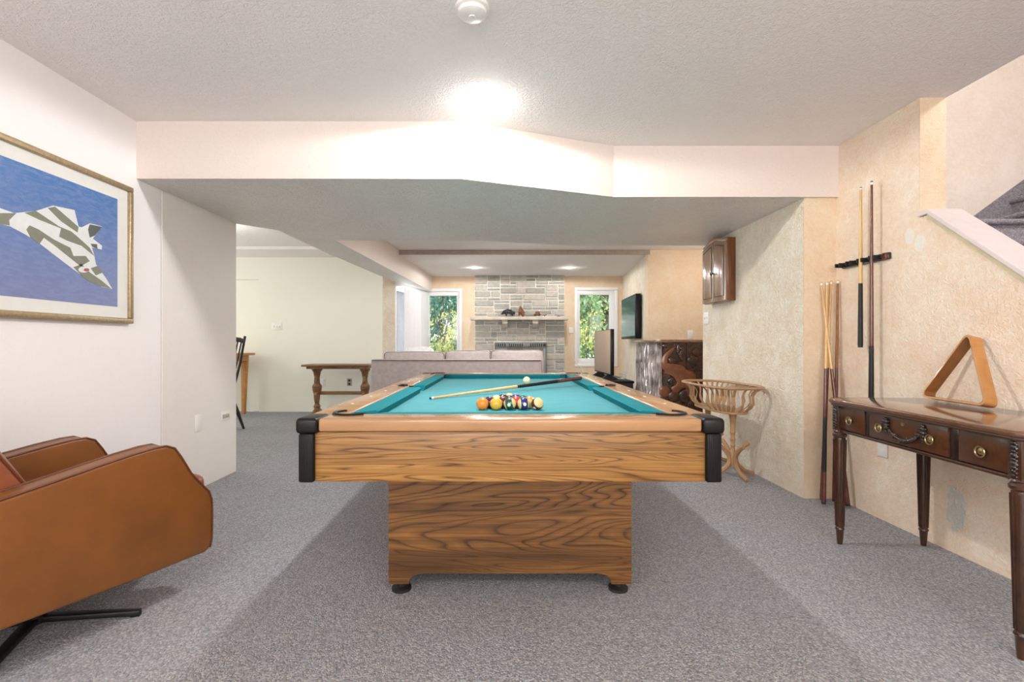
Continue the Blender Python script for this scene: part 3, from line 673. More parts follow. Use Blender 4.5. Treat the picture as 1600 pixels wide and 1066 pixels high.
# ------------------------------------------------------------------ cradle planter
bk = thing('planter_stand', 'pale wooden slatted cradle planter on two pedestals', 'planter', (1.815, 4.17, 0), R(2))
def ov(a, hl, hw, p=3.2):
    c, s = math.cos(a), math.sin(a)
    return (math.copysign(abs(c)**(2/p), c)*hw, math.copysign(abs(s)**(2/p), s)*hl)
def ovring(hl, hw, z, N=56): return [ov(2*PI*k/N, hl, hw)+(z,) for k in range(N)]
part('rim', MB().tube(ovring(.44, .205, .715), .013, 8, closed=True, flat=(1.3, .85)), basketw, bk, local=True)
part('base_board', MB().prism(ovring(.33, .125, .505), (0, 0, .018), .004), basketw, bk, local=True)
NS = 26
for k in range(NS):
    a = 2*PI*(k+.5)/NS
    p0 = Vector(ov(a, .31, .108)+(.52,)); p1 = Vector(ov(a, .435, .20)+(.712,))
    pts = []
    for i in range(7):
        t = i/6; q = p0.lerp(p1, t); bul = math.sin(t*2*PI)*.026
        dxy = Vector((p1.x-p0.x, p1.y-p0.y, 0)).normalized(); pts.append(q+dxy*bul)
    part('spindle', MB().tube(pts, [.008, .010, .009, .007, .007, .008, .008], 6, flat=(1.2, .6)), basketw, bk, local=True)
for sy in (-1, 1):
    yy = sy*.22
    po = part('pedestal', MB().lathe([(.024, .10), (.024, .20), (.018, .21), (.016, .24), (.021, .25), (.016, .262), (.017, .29), (.022, .30), (.016, .312), (.017, .34), (.022, .35), (.018, .365), (.020, .42), (.026, .47), (.030, .505)], (0, yy, 0), 14), basketw, bk, local=True)
    for k in range(4):
        a = k*PI/2+PI/4*.15; pts = []
        for i in range(13):
            th_ = R(75)+R(205)*i/12; r_ = .135+.105*math.cos(th_)*-1; 
            rr = .140-.115*math.sin((i/12)*PI)**.8; z = .265-.245*(i/12)
            if i > 9: rr = .055+(i-9)*.042; z = .06-(i-9)*.014
            pts.append((rr*math.cos(a), yy+rr*math.sin(a), z))
        part('foot', MB().tube(pts, .019, 6, flat=(.75, 1)), basketw, po, local=True)

# ------------------------------------------------------------------ picture on the left wall
pf = thing('framed_picture', 'framed aerial print of a camouflaged jet bomber over blue sea', 'picture', (-2.2, 2.40, 1.57))
fy0, fy1, fz0, fz1 = 1.86, 2.935, 1.170, 1.968
def pxyz(px, py, x): y = -x*F/(785-px); return (x, y, H+(538-py)*y/F)
fw = .03
for nm, b in (('a', (fy0, fy1, fz1-fw, fz1)), ('b', (fy0, fy1, fz0, fz0+fw)), ('c', (fy0, fy0+fw, fz0+fw, fz1-fw)), ('d', (fy1-fw, fy1, fz0+fw, fz1-fw))):
    part('frame_side', MB().box(-2.2, -2.165, *b, .006, 3), gold, pf)
part('mat_board', MB().box(-2.198, -2.182, fy0+fw, fy1-fw, fz0+fw, fz1-fw), matb, pf)
t = NT('printed_sea'); v = t.coord((1, 3, 9)); f1 = t.noise(v, 5, 5, .65, .8)
gz = t.n('ShaderNodeSeparateXYZ'); gc = t.n('ShaderNodeTexCoord'); t.l(gc.outputs['Object'], gz.inputs[0])
zz = t.math('MULTIPLY_ADD', gz.outputs[2], 1.7, .5)
c1 = t.mix(zz, srgb(120, 128, 172), srgb(70, 118, 180)); t.base(t.mix(t.ramp(f1, [(.40, (0, 0, 0, 1)), (.62, (.55,)*3+(1,))]), c1, srgb(128, 146, 188))); seam = t.done(.3)
part('print', MB().box(-2.183, -2.1805, fy0+.10, 2.828, 1.262, 1.872), seam, pf, loc=(-2.18, 2.40, 1.567))
PX = -2.1795
def flat(nm, pts, mt, off=0.0):
    part(nm, MB().prism([pxyz(a, b, PX+off) for a, b in pts], (-.0012, 0, 0)), mt, pf, smooth=False)
def cz(pts): return [(a*.319, 180+b*.319) for a, b in pts]
wht = plain('printed_white', srgb(222, 226, 226), .4, vary=.02); gry = plain('printed_grey_green', srgb(128, 130, 116), .4, vary=.04)
dkg = plain('printed_dark', srgb(90, 98, 96), .4)
body = [(-60, 440), (0, 455), (70, 480), (180, 468), (260, 443), (365, 465), (385, 545), (400, 550), (440, 530), (500, 545), (455, 605), (500, 640), (498, 658), (450, 648), (462, 688), (470, 730), (520, 800), (550, 852), (500, 842), (440, 812), (355, 752), (260, 680), (190, 625), (130, 588), (50, 545), (-60, 520)]
flat('aircraft', cz(body), wht)
for k, P in enumerate([[(0, 480), (80, 480), (45, 515), (48, 540), (0, 535)],
          [(120, 478), (175, 468), (290, 545), (350, 570), (385, 600), (440, 650), (462, 690), (400, 640), (330, 615), (290, 595), (300, 555), (200, 515)],
          [(235, 455), (270, 448), (330, 500), (385, 548), (380, 575), (300, 520), (260, 480)],
          [(130, 560), (145, 540), (190, 560), (265, 610), (345, 650), (360, 690), (420, 690), (440, 715), (395, 740), (345, 700), (270, 640), (215, 600), (195, 630), (150, 600)],
          [(360, 745), (400, 730), (440, 770), (500, 812), (545, 850), (480, 835), (420, 805)], [(445, 750), (480, 738), (505, 770), (470, 785)],
          [(440, 535), (500, 547), (465, 590), (440, 600), (432, 560)], [(445, 630), (475, 632), (478, 655), (452, 645)]]):
    flat('camouflage_patch', cz(P), gry if k < 6 else dkg, .0008)
flat('roundel', cz([(410+26*math.cos(a*PI/7), 757+15*math.sin(a*PI/7)) for a in range(14)][:14]), wht, .0014)
flat('roundel', cz([(424+14*math.cos(a*PI/6), 758+8*math.sin(a*PI/6)) for a in range(12)]), plain('roundel_red', srgb(176, 96, 104), .4), .002)

# ------------------------------------------------------------------ leather armchair
fa = R(69.6)
ac = thing('armchair', 'tan leather swivel armchair cut by the left frame edge', 'armchair', (-1.717, 1.834, 0), fa)
def aL(d, s, z): return (d+.30, s-.30, z)
prof = [(-.85, .515), (-.80, .53), (-.66, .560), (-.53, .578), (-.40, .597), (-.275, .617), (-.16, .634), (-.07, .644), (-.02, .644), (.015, .628), (.044, .585), (.086, .510), (.13, .455), (.170, .410), (.184, .37), (.186, .30), (.184, .20), (.176, .165), (.15, .152), (.05, .155), (-.15, .160), (-.53, .180), (-.78, .21), (-.84, .24)]
for s0, s1 in ((0, .095), (.495, .59)):
    arm = part('arm', MB().prism([aL(d, s0, z) for d, z in prof], (0, s1-s0, 0), .012, 3), leather, ac, local=True, ang=50)
    for s in (s0+.004, s1-.004):
        part('piping', MB().tube([aL(d, s, z) for d, z in prof[:18]], .0042, 6), piping, arm, local=True)
def pillow(mb, M, lx, ly, lz, e=5, n=14):
    """rounded, slightly domed box in local frame M"""
    t = bmesh.new(); bmesh.ops.create_cube(t, size=2); bmesh.ops.subdivide_edges(t, edges=t.edges[:], cuts=n, use_grid_fill=True)
    for q in t.verts:
        c = q.co; L = (abs(c.x)**e+abs(c.y)**e+abs(c.z)**e)**(1/e); c = c/L
        dome = 1+.18*(1-c.x**2)*(1-c.y**2)*.0
        q.co = Vector((c.x*lx/2, c.y*ly/2, c.z*lz/2*(.78+.30*(1-c.x*c.x)*(1-c.y*c.y))))
    return mb.merge(t, M)
Ms = Matrix.Translation(aL(-.065, .295, .372)) @ Matrix.Rotation(R(-4), 4, 'Y')
part('seat_cushion', pillow(MB(), Ms, .70, .385, .17), leather2, ac, local=True)
part('seat_base', MB().box(*[aL(-.75, .1, 0)[0], aL(.12, .1, 0)[0], aL(0, .10, 0)[1], aL(0, .49, 0)[1]], .17, .31, .015), leather, ac, local=True)
Mb = Matrix.Translation(aL(-.57, .295, .66)) @ Matrix.Rotation(R(31-90), 4, 'Y').inverted()
Mb = Matrix.Translation(aL(-.525, .295, .655)) @ Matrix.Rotation(R(-31), 4, 'Y') @ Matrix.Rotation(R(90), 4, 'Y')
part('back_cushion', pillow(MB(), Mb, .56, .385, .17), leather2, ac, local=True)
Mk = Matrix.Translation(aL(-.72, .295, .60)) @ Matrix.Rotation(R(-31), 4, 'Y')
part('back_shell', MB().box(-.04, .04, -.19, .19, -.33, .33, .03, 3, M=Mk), leather, ac, local=True)
e2 = [(.27, .19), (.12, .06)]
pts = []
for i in range(25):
    a = 2*PI*i/24; x = math.copysign(abs(math.cos(a))**.4, math.cos(a))*.272; y = math.copysign(abs(math.sin(a))**.4, math.sin(a))*.1865
    pts.append(Mb @ Vector((x, y, .052)))
part('piping', MB().tube(pts[:-1], .004, 6, closed=True), piping, ac, local=True)
part('swivel_post', MB().lathe([(.035, .03), (.035, .17)], (0, 0, 0), 16), blkw, ac, local=True)
for k in range(4):
    a = -fa+R(18)+k*PI/2
    part('base_leg', MB().prism([(0, -.022, .055), (0, .022, .055), (.33, .014, .022), (.33, -.014, .022)], (0, 0, -.02), .003, M=Matrix.Rotation(a, 4, 'Z')).box(.30, .33, -.012, .012, 0, .01, M=Matrix.Rotation(a, 4, 'Z')), blkw, ac, local=True)

# ------------------------------------------------------------------ sofa
so = thing('sofa', 'grey three-seat sofa seen from behind, facing the fireplace', 'sofa', (-.55, 6.8, 0))
part('back_frame', MB().box(-1.66, .50, 6.30, 6.48, .06, .858, .02, 3), sofa_m, so)
part('seat_base', MB().box(-1.5, .38, 6.48, 7.2, .08, .36, .02), sofa_m, so)
for x0, x1 in ((-1.66, -1.48), (.36, .56)):
    part('arm', MB().box(x0, x1, 6.32, 7.24, .06, .66, .05, 4), sofa_m, so)
part('welt', MB().tube([(-1.65, 6.298, .845), (.49, 6.298, .845)], .005, 6), sofap, so)
for x0, x1, zt in ((-1.53, -.74, .955), (-.735, -.155, .968), (-.15, .535, .975)):
    c = part('back_cushion', pillow(MB(), Matrix.Translation(((x0+x1)/2, 6.50, zt-.235)) @ Matrix.Rotation(R(90), 4, 'X'), x1-x0, .47, .22, 12), sofa_l, so)
    part('cushion_piping', MB().tube([(x0+.01, 6.425, zt-.10), (x0+.012, 6.425, zt-.035), (x0+.035, 6.425, zt-.01), ((x0+x1)/2, 6.425, zt-.003), (x1-.035, 6.425, zt-.01), (x1-.012, 6.425, zt-.035), (x1-.01, 6.425, zt-.10)], .004, 6), sofap, c)
    part('seat_cushion', MB().box(x0+.04, x1-.02, 6.62, 7.22, .36, .50, .04, 3), sofa_l, so)
for x in (-1.55, .42):
    for y in (6.38, 7.15): part('leg', MB().box(x-.03, x+.03, y-.03, y+.03, 0, .07), blkw, so)
pw = part('throw_pillow', pillow(MB(), Matrix.Translation((-1.13, 6.76, .80)) @ Matrix.Rotation(R(80), 4, 'X'), .44, .44, .13, 4), white_f)
tag(pw, 'white throw pillow peeking over the left sofa back', 'pillow')
pw.location.z += 0

# ------------------------------------------------------------------ trestle table
tt = thing('trestle_table', 'brown wooden trestle side table against the ivory wall', 'table', (-2.4, 7.38, 0))
part('tabletop', MB().box(-2.90, -1.92, 7.18, 7.60, .725, .755, .01, 3), tabw, tt)
part('top_moulding', MB().box(-2.84, -1.98, 7.22, 7.56, .69, .725, .006), tabw, tt)
for x in (-2.74, -2.03):
    P = [(.0, .69), (.10, .69), (.115, .66), (.075, .62), (.055, .58), (.07, .50), (.045, .45), (.05, .36), (.085, .30), (.07, .24), (.04, .18), (.05, .11), (.10, .085), (.17, .055), (.175, .0), (.12, .02), (0, .035)]
    out = [(y_, z_) for y_, z_ in P]+[(-y_, z_) for y_, z_ in P[-2:0:-1]]
    part('trestle_end', MB().prism([(x-.02, 7.38+a, b) for a, b in out], (.04, 0, 0), .004), tabw, tt)
    # turned outline seen from the front
    part('baluster', MB().lathe([(.10, .0), (.10, .03), (.05, .06), (.045, .10), (.07, .13), (.04, .17), (.045, .22), (.06, .30), (.085, .38), (.09, .43), (.055, .48), (.04, .53), (.055, .58), (.07, .64), (.10, .67), (.10, .69)], (0, 0, 0), 14, M=Matrix.Translation((x, 7.38, 0)) @ Matrix.Diagonal((.75, .9, 1, 1))), tabw, tt)
part('stretcher', MB().box(-2.74, -2.03, 7.365, 7.395, .305, .355, .005), tabw, tt)

# ------------------------------------------------------------------ tall desk and windsor chair in the left room
dk = thing('tall_table', 'honey pine high table behind the black chair', 'table', (-4.2, 7.35, 0))
part('tabletop', MB().box(-4.7, -3.77, 7.05, 7.62, .885, .920, .008), pinew, dk)
part('apron', MB().box(-4.6, -3.84, 7.12, 7.56, .80, .885), pinew, dk)
for x in (-4.58, -3.885):
    for y in (7.15, 7.5): part('leg', MB().prism([(x-.045, y, .80), (x+.045, y, .80), (x+.005, y, 0), (x-.035, y, 0)], (0, .06, 0), .004), pinew, dk)
wc2 = thing('windsor_chair', 'black spindle-back chair at the doorway into the dining area', 'chair', (-3.35, 5.95, 0))
part('seat', MB().prism([(-3.62, 5.76, .455), (-3.20, 5.72, .455), (-3.15, 5.95, .455), (-3.20, 6.18, .455), (-3.62, 6.14, .455)], (0, 0, .04), .012, 3), blkw, wc2)
for (x, y), (fx, fy) in (((-3.22, 5.79), (-3.09, 5.72)), ((-3.22, 6.11), (-3.09, 6.18)), ((-3.56, 5.81), (-3.66, 5.74)), ((-3.56, 6.09), (-3.66, 6.16))):
    part('leg', MB().tube([(fx, fy, 0), ((fx+x)/2, (fy+y)/2, .23), (x, y, .46)], [.014, .022, .016], 10), blkw, wc2)
for i in range(6):
    y = 5.76+.38*i/5; k = (i-2.5)/2.5
    part('spindle' if 0 < i < 5 else 'back_post', MB().tube([(-3.19, 5.78+.34*i/5, .485), (-3.12, y, .80), (-3.065, 5.74+.42*i/5, 1.09 if 0 < i < 5 else 1.15)], .009 if 0 < i < 5 else .015, 8), blkw, wc2)
part('crest_rail', MB().tube([(-3.075, 5.74, 1.08), (-3.06, 5.85, 1.10), (-3.055, 5.95, 1.105), (-3.06, 6.05, 1.10), (-3.075, 6.16, 1.08)], .022, 8, flat=(.5, 1.3)), blkw, wc2)
part('stretcher', MB().tube([(-3.15, 5.76, .22), (-3.15, 6.14, .22)], .011, 8).tube([(-3.61, 5.78, .22), (-3.61, 6.12, .22)], .011, 8).tube([(-3.15, 5.95, .22), (-3.61, 5.95, .22)], .011, 8), blkw, wc2)

wc2.location.x -= .11
# ------------------------------------------------------------------ carved bar
cb = thing('carved_bar', 'dark glossy carved wooden bar with an elephant relief', 'bar', (2.3, 5.9, 0))
part('carcass', MB().box(1.80, 2.9, 5.63, 6.6, 0, 1.07), barw, cb)
part('bar_top', MB().prism([(1.72, 6.68, 1.07), (1.72, 5.60, 1.07), (1.76, 5.55, 1.07), (2.95, 5.55, 1.07), (2.95, 6.68, 1.07)], (0, 0, .032), .008, 3), plain('bar_top_wood', srgb(150, 112, 84), .2, coat=.7, vary=.15), cb)
part('front_board', MB().box(1.79, 2.06, 5.60, 5.63, 0, 1.07).box(2.066, 2.9, 5.60, 5.63, 0, 1.07), barw, cb)
part('side_board', MB().box(1.77, 1.80, 5.60, 6.6, 0, 1.07), barl, cb)
BY = 5.60
def bp(px, py): return ((px-785)*BY/F, BY, H-(py-538)*BY/F)
def c2(P): return [bp(960+a*.122, 510+b*.122) for a, b in P]
ele = [(775, 262), (755, 262), (690, 300), (640, 350), (608, 400), (598, 470), (610, 540), (640, 585), (605, 585), (640, 608), (700, 622), (760, 660), (795, 720), (775, 752), (735, 770), (715, 800), (740, 845), (800, 845), (850, 795), (905, 780), (930, 900), (1010, 900), (1000, 780), (1040, 700), (1030, 620), (980, 575), (920, 560), (870, 505), (800, 485), (700, 480), (665, 465), (680, 400), (730, 340)]
part('carved_elephant', MB().prism(c2(ele), (0, -.028, 0), .007, 2), bare, cb, label='carved elephant with raised trunk', ang=50)
def blob(cx, cy, rx, ry, n=12, w_=.12): return [(cx+rx*math.cos(2*PI*k/n)*(1+random.uniform(-w_, w_)), cy+ry*math.sin(2*PI*k/n)*(1+random.uniform(-w_, w_))) for k in range(n)]
rocks = [(640, 830, 75, 75), (760, 900, 85, 75), (900, 900, 85, 95), (620, 960, 70, 70), (830, 1010, 90, 60), (1000, 1010, 80, 70), (680, 1050, 70, 50), (930, 1120, 90, 70), (720, 1150, 90, 60), (1060, 1150, 80, 80)]
for a in rocks: part('carved_rock', MB().prism(c2(blob(*a)), (0, -.022, 0), .007, 2), bare if a[1] < 860 else barw, cb, ang=50)
for a in [(1060, 330, 60, 60), (1000, 440, 70, 60), (740, 440, 55, 50), (730, 700, 55, 55), (860, 350, 40, 90), (820, 300, 30, 70), (650, 250, 50, 30), (1050, 540, 50, 40)]:
    part('carved_foliage', MB().prism(c2(blob(*a, w_=.25)), (0, -.014, 0), .005, 2), barw, cb, ang=50)
random.seed(3)
for k in range(26):      # bark-like ribs on the side of the bar
    y = 5.62+.97*(k+.5)/26; z0 = random.choice((.0, .0, .15, .35, .55)); z1 = min(1.06, z0+random.uniform(.35, .9)); pts = []
    for i in range(9):
        t_ = i/8; pts.append((1.768, y+.022*math.sin(t_*6+k*1.7)+random.uniform(-.006, .006), z0+(z1-z0)*t_))
    part('carved_rib', MB().tube(pts, [.004]+[random.uniform(.010, .020) for _ in range(7)]+[.004], 8), barl, cb)
for k in range(8):
    part('carved_knot', MB().ball((1.768, 5.68+random.random()*.85, .25+random.random()*.75), .045, 12, 8, (.35, .7, random.uniform(1, 1.8))), barl, cb)

# ------------------------------------------------------------------ televisions and stand
tvx = lambda y: 2.07+(y-7.1)*.2/2.35
wt = thing('wall_television', 'black flat television mounted on the far right wall', 'television', (tvx(8.05)-.06, 8.05, 1.47))
Mt = Matrix.Translation((tvx(8.08)-.075, 8.08, 1.475)) @ Matrix.Rotation(R(-3.0), 4, 'Z')
part('housing', MB().box(-.045, .035, -.57, .57, -.34, .34, .01, 2, M=Mt), blk, wt)
part('screen', MB().box(-.048, -.044, -.54, .54, -.30, .315, M=Mt), screen, wt)
part('wall_bracket', MB().box(.03, .09, -.15, .15, -.15, .15, M=Mt), blkw, wt)
ts = thing('tv_stand', 'low black media stand beyond the pool table', 'stand', (1.4, 7.0, 0))
part('top_board', MB().box(1.16, 1.68, 6.36, 7.75, .55, .58, .004), blk, ts)
part('bottom_board', MB().box(1.16, 1.68, 6.36, 7.75, .05, .09, .004), blkw, ts)
part('side_board', MB().box(1.17, 1.67, 6.37, 6.40, .09, .55), blkw, ts); part('side_board', MB().box(1.17, 1.67, 7.71, 7.74, .09, .55), blkw, ts)
part('shelf', MB().box(1.17, 1.67, 6.40, 7.71, .30, .325), blkw, ts); part('plinth', MB().box(1.20, 1.64, 6.40, 7.70, 0, .05), blkw, ts)
part('back_board', MB().box(1.655, 1.67, 6.40, 7.71, .09, .55), blkw, ts)
st2 = thing('television', 'flat television turned sideways on the black media stand', 'television', (1.41, 6.95, .58))
part('housing', MB().box(1.385, 1.43, 6.38, 7.50, .645, 1.245, .008), blk, st2)
part('panel', MB().box(1.378, 1.386, 6.40, 7.48, .665, 1.235, .003), tvrefl, st2)
for y in (6.6, 7.25): part('foot', MB().prism([(1.28, y, .58), (1.54, y, .58), (1.42, y, .65), (1.39, y, .65)], (0, .025, 0)), blkw, st2)
sb = thing('cable_coil', 'white coiled cable on the black media stand', 'cable', (1.58, 6.5, .58))
part('cord', MB().tube([(1.55+.05*math.cos(a*.7)+.004*a*.3, 6.52+.07*math.sin(a*.7), .585+.0035*a) for a in range(30)], .004, 6), plate, sb)

# ------------------------------------------------------------------ fireplace
fp = thing('fireplace', 'grey cut-stone chimney breast with fireplace', 'fireplace', (.32, 9.35, 0), kind='structure')
fx0, fx1 = -.52, 1.164; ox0, ox1, oz = -.145, .824, 1.085
part('mortar_bed', MB().box(fx0+.004, ox0, 9.33, 9.449, 0, 2.334).box(ox1, fx1-.004, 9.33, 9.449, 0, 2.334).box(ox0, ox1, 9.33, 9.449, oz, 2.334), mortar, fp)
part('firebox', MB().box(ox0, ox1, 9.43, 9.449, 0, oz), firek, fp)
random.seed(11)
# broken-range ashlar laid on a grid of small units
U = .0585; NZ = 40; NX = 28; UX = (fx1-fx0)/NX
occ = [[False]*NX for _ in range(NZ)]
for j in range(NZ):
    for i in range(NX):
        x = fx0+(i+.5)*UX; z = (j+.5)*U
        if ox0 < x < ox1 and z < oz: occ[j][i] = True
nst = 0
for j in range(NZ):
    i = 0
    while i < NX:
        if occ[j][i]: i += 1; continue
        hh = random.choice((1, 1, 2, 2, 2)); ww_ = random.choice((3, 4, 5, 5, 6, 7)) if hh > 1 else random.choice((3, 4, 5, 6))
        hh = min(hh, NZ-j); a = 0
        while a < ww_ and i+a < NX and not occ[j][i+a] and (hh == 1 or not occ[j+1][i+a]): a += 1
        if a == 0: hh = 1; a = 1
        if i+a < NX and not occ[j][i+a] and (i+a+1 >= NX or occ[j][i+a+1]): 
            if hh == 1 or not occ[j+1][i+a]: a += 1
        for jj in range(j, j+hh):
            for ii in range(i, i+a): occ[jj][ii] = True
        x0 = fx0+i*UX+.007; x1 = fx0+(i+a)*UX-.007; z0 = j*U+.007; z1 = (j+hh)*U-.007; pr = random.uniform(.018, .038)
        cut = .006
        part('stone', MB().prism([(x0+random.uniform(0, cut), 9.335, z0+random.uniform(0, cut)), (x1-random.uniform(0, cut), 9.335, z0+random.uniform(0, cut)), (x1-random.uniform(0, cut), 9.335, z1-random.uniform(0, cut)), (x0+random.uniform(0, cut), 9.335, z1-random.uniform(0, cut))], (0, -pr, 0), .006, 1), random.choice(stones), fp, smooth=False)
        nst += 1; i += a
part('mantel', MB().box(-.585, 1.205, 9.06, 9.33, 1.492, 1.552, .008), mantm, fp, label='pale stone mantel shelf')
for x in (-.005, .555): part('corbel', MB().prism([(x, 9.30, 1.492), (x, 9.10, 1.492), (x, 9.10, 1.43), (x, 9.16, 1.38), (x, 9.22, 1.355), (x, 9.30, 1.34)], (.10, 0, 0), .005), mantm, fp)
fs = thing('fire_screen', 'grey metal fireplace surround with glass doors and vents', 'fire screen', (.34, 9.3, 0))
part('frame', MB().box(-.145, .824, 9.27, 9.30, 1.0, 1.08, .003).box(-.145, .09, 9.27, 9.30, .1, 1.0, .003).box(.76, .824, 9.27, 9.30, .1, 1.0, .003).box(.39, .405, 9.262, 9.30, .1, 1.0).box(.66, .672, 9.262, 9.30, .1, 1.0), firem, fs)
part('door', MB().box(.092, .388, 9.28, 9.288, .1, .998), plain('smoked_glass', srgb(110, 104, 98), .12), fs); part('door', MB().box(.407, .758, 9.28, 9.288, .1, .998), MATS.get('x') or plain('smoked_glass_right', srgb(120, 114, 108), .12), fs)
part('vent_grille', MB().box(-.11, .06, 9.262, 9.27, 1.005, 1.06).box(.5, .80, 9.262, 9.27, 1.005, 1.06).box(.12, .38, 9.262, 9.27, 1.005, 1.06), firek, fs)
m = MB()
for k in range(22): m.box(-.10+.04*k, -.085+.04*k, 9.258, 9.263, 1.008, 1.057)
part('vent_slats', m, firem, fs, kind='stuff')
part('rod', MB().tube([(-.13, 9.255, .99), (.81, 9.255, .99)], .006, 6), firem, fs)

# figurines: skin-modifier bodies
def skin(name, verts, edges, radii, mat, loc, label, cat='figurine', sub=2):
    me = bpy.data.meshes.new(name); me.from_pydata([tuple(v) for v in verts], edges, []); o = bpy.data.objects.new(name, me); COL.objects.link(o)
    sk = o.modifiers.new('skin', 'SKIN'); sk.use_smooth_shade = True
    for i, r in enumerate(radii): me.skin_vertices[0].data[i].radius = (r, r)
    me.skin_vertices[0].data[0].use_root = True
    ss = o.modifiers.new('sub', 'SUBSURF'); ss.levels = sub; ss.render_levels = sub
    me.materials.append(mat); o.location = loc; tag(o, label, cat); return o
mz = 1.5525
skin('rhino_figurine', [(0, 0, .075), (-.05, 0, .08), (.055, 0, .08), (-.09, 0, .078), (-.115, 0, .06), (-.145, 0, .035), (-.15, 0, .05), (.09, 0, .065), (.1, 0, .03),
      (-.055, .03, .045), (-.055, .03, .004), (-.055, -.03, .045), (-.055, -.03, .004), (.06, .03, .045), (.06, .03, .004), (.06, -.03, .045), (.06, -.03, .004)],
     [(0, 1), (0, 2), (1, 3), (3, 4), (4, 5), (5, 6), (2, 7), (7, 8), (1, 9), (9, 10), (1, 11), (11, 12), (2, 13), (13, 14), (2, 15), (15, 16)],
     [.048, .05, .05, .035, .026, .016, .005, .03, .005, .022, .014, .022, .014, .022, .015, .022, .015], bronze, (.125, 9.16, mz+.012), 'dark glossy rhinoceros figurine on the left of the mantel')
skin('seated_figurine', [(0, 0, .04), (0, 0, .09), (-.005, 0, .14), (-.015, 0, .17), (-.02, 0, .195), (.035, 0, .03), (.045, 0, .01), (-.03, .02, .06), (-.045, .025, .01), (-.03, -.02, .06), (-.045, -.025, .01)],
     [(0, 1), (1, 2), (2, 3), (3, 4), (0, 5), (5, 6), (1, 7), (7, 8), (1, 9), (9, 10)], [.06, .055, .04, .022, .022, .036, .016, .026, .015, .026, .015], brownf, (.345, 9.16, mz+.004), 'brown upright seated figurine beside the dark rhinoceros')
skin('small_figurine', [(0, 0, .055), (.03, 0, .06), (-.035, 0, .055), (-.055, 0, .03), (.055, 0, .035), (.04, .02, .008), (.04, -.02, .008), (-.03, .02, .008), (-.03, -.02, .008)],
     [(0, 1), (0, 2), (2, 3), (1, 4), (1, 5), (1, 6), (2, 7), (2, 8)], [.036, .036, .03, .018, .016, .013, .013, .013, .013], brownf, (.64, 9.16, mz+.006), 'small rounded brown animal figurine over the right corbel')
for k, (x0, x1, z, lb) in enumerate(((.77, .98, 0, 'flat dark-edged book at the bottom of the mantel stack'), (.80, .955, .024, 'smaller flat book lying on top of the mantel stack'))):
    b = thing('book', lb, 'book', ((x0+x1)/2, 9.16, mz+z), group='books lying on the mantel')
    part('pages', MB().box(x0+.003, x1-.004, 9.09, 9.24, mz+z+.004, mz+z+.019), plate, b)
    part('cover', MB().box(x0, x1, 9.085, 9.245, mz+z, mz+z+.004).box(x0, x1, 9.085, 9.245, mz+z+.019, mz+z+.0235).box(x0, x0+.004, 9.085, 9.245, mz+z+.004, mz+z+.019), brownf if k else carved, b)
sm = part('small_dish', MB().lathe([(.012, 0), (.028, .006), (.032, .014), (.028, .013), (.01, .006)], (1.03, 9.16, mz), 14), brownf); tag(sm, 'tiny brown dish at the right end of the mantel', 'dish')

# curtain in window 1
m = MB()
def cf(u, v):
    s = .24+.80*u; n = -.04-.018*math.sin(u*46)-.01*math.sin(u*17+1); p = wa+wd*s-wn*(-n); return Vector((p.x, p.y, .42+1.56*v))
m.grid(lambda u, v: cf(u, v), 90, 4)
cu = part('curtain', m, plain('sheer_white_curtain', srgb(246, 246, 248), .9, vary=.01)); tag(cu, 'white pleated curtain covering the slanted side window', 'curtain')

# ------------------------------------------------------------------ garden outside
struct('ground', MB().box(-30, 30, 9.65, 45, -.35, -.3), grass)
def leafmat(name, a, b):
    t = NT(name); v = t.coord(); t.base(t.ramp(t.noise(v, 2.2, 3), [(.35, a), (.62, b)])); t.b.inputs['Subsurface Weight'].default_value = 0
    m_ = t.done(.5, spec=.3); 
    tr_ = t.n('ShaderNodeBsdfTranslucent'); tr_.inputs[0].default_value = b; mx = t.n('ShaderNodeMixShader'); mx.inputs[0].default_value = .35
    t.l(t.b.outputs[0], mx.inputs[1]); t.l(tr_.outputs[0], mx.inputs[2]); t.l(mx.outputs[0], t.t.nodes['Material Output'].inputs[0]); return m_
lm = [leafmat('leaf_dark', srgb(40, 78, 78), srgb(92, 134, 118)), leafmat('leaf_yellow', srgb(96, 118, 60), srgb(196, 192, 120)), leafmat('leaf_mid', srgb(56, 94, 70), srgb(136, 164, 116))]
def leaves(cx, cy, cz_, rx, ry, rz, n, s, seed):
    rnd = random.Random(seed); V = []; Fc = []
    clus = [(rnd.gauss(0, .45), rnd.gauss(0, .45), rnd.uniform(-1, 1)) for _ in range(26)]
    for i in range(n):
        c = rnd.choice(clus); x = cx+(c[0]+rnd.gauss(0, .2))*rx; y = cy+(c[1]+rnd.gauss(0, .2))*ry; z = cz_+(c[2]+rnd.gauss(0, .16))*rz
        if z < -.25: z = -.25+rnd.random()*.4
        q = Euler((rnd.uniform(0, 6.3), rnd.uniform(0, 6.3), rnd.uniform(0, 6.3))).to_matrix(); k = s*rnd.uniform(.6, 1.4)
        b = len(V)
        for p in ((-1, 0, 0), (-.3, .5, .12), (1, 0, 0), (-.3, -.5, .12)): V.append(tuple(Vector((x, y, z))+q @ (Vector(p)*k)))
        Fc.append((b, b+1, b+2, b+3))
    return V, Fc
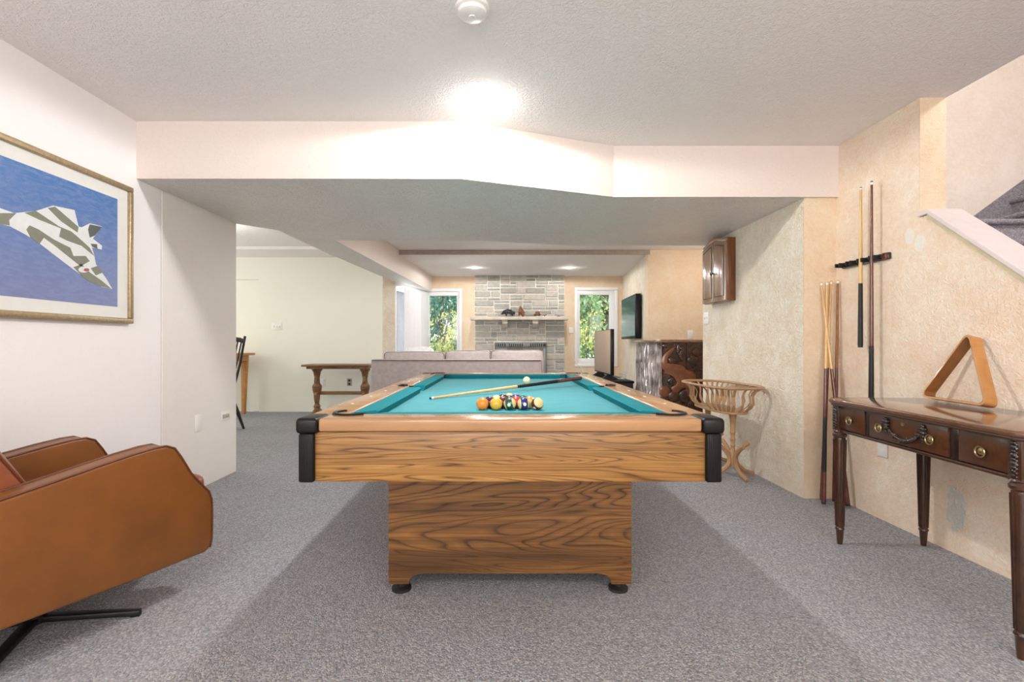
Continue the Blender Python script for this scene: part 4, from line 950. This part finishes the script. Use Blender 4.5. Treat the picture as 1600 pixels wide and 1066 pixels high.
def tree(name, lb, x, y, h, rx, rz, n, s, mt, seed, tr_=.06):
    t = thing(name, lb, 'tree', (x, y, -.3), group='trees and shrubs outside the windows')
    rnd = random.Random(seed)
    tk = part('trunk', MB().tube([(x, y, -.3), (x+rnd.uniform(-.1, .1), y, h*.4), (x+rnd.uniform(-.2, .2), y, h)], [tr_, tr_*.8, tr_*.4], 9), bark, t)
    for k in range(4):
        a = rnd.uniform(0, 6.28); z = h*rnd.uniform(.2, .7); part('branch', MB().tube([(x, y, z), (x+math.cos(a)*rx*.4, y+math.sin(a)*.4, z+.35), (x+math.cos(a)*rx*.8, y+math.sin(a)*.7, z+.8)], [tr_*.4, tr_*.3, tr_*.12], 6), bark, t)
    V, Fc = leaves(x, y, h*.55, rx, .9, rz, n, s, seed); me = bpy.data.meshes.new('foliage'); 
    me.from_pydata([(a-x, b-y, c+.3) for a, b, c in V], [], Fc); me.materials.append(mt); o = bpy.data.objects.new('foliage', me); COL.objects.link(o); o.parent = t; o['kind'] = 'stuff'
tree('shrub', 'yellow-green sunlit shrub outside the left window', -1.35, 11.6, 1.9, .40, .75, 1100, .040, lm[1], 1, .03)
tree('shrub', 'blue-green leafy shrub outside the left window', -1.7, 12.9, 2.6, .9, 1.6, 8000, .05, lm[0], 2, .04)
tree('tree', 'broad dark tree farther behind the left shrubs', -3.0, 16.5, 5.0, 2.0, 3.0, 14000, .09, lm[2], 3, .10)
tree('tree', 'tall tree with dark trunk at the right window edge', 2.62, 12.6, 5.5, .9, 2.0, 1600, .07, lm[2], 4, .13)
tree('shrub', 'sunny yellow-green shrub outside the right window', 2.0, 12.0, 1.7, .45, 1.0, 1100, .038, lm[1], 5, .02)
tree('shrub', 'slender mid-green shrub outside the right window', 2.5, 14.2, 2.6, .9, 1.6, 6000, .05, lm[2], 6, .03)
tree('tree', 'large dark tree farthest behind the right window', 4.6, 19.5, 6.0, 2.6, 3.4, 14000, .10, lm[0], 7, .12)
tree('tree', 'tree seen past the curtain through the side window', -4.6, 13.5, 4.5, 1.8, 2.6, 7000, .10, lm[2], 8, .08)
tree('tree', 'dark tree far away behind the chimney side', .6, 20.0, 6.0, 4.0, 3.6, 9000, .16, lm[0], 9, .12)
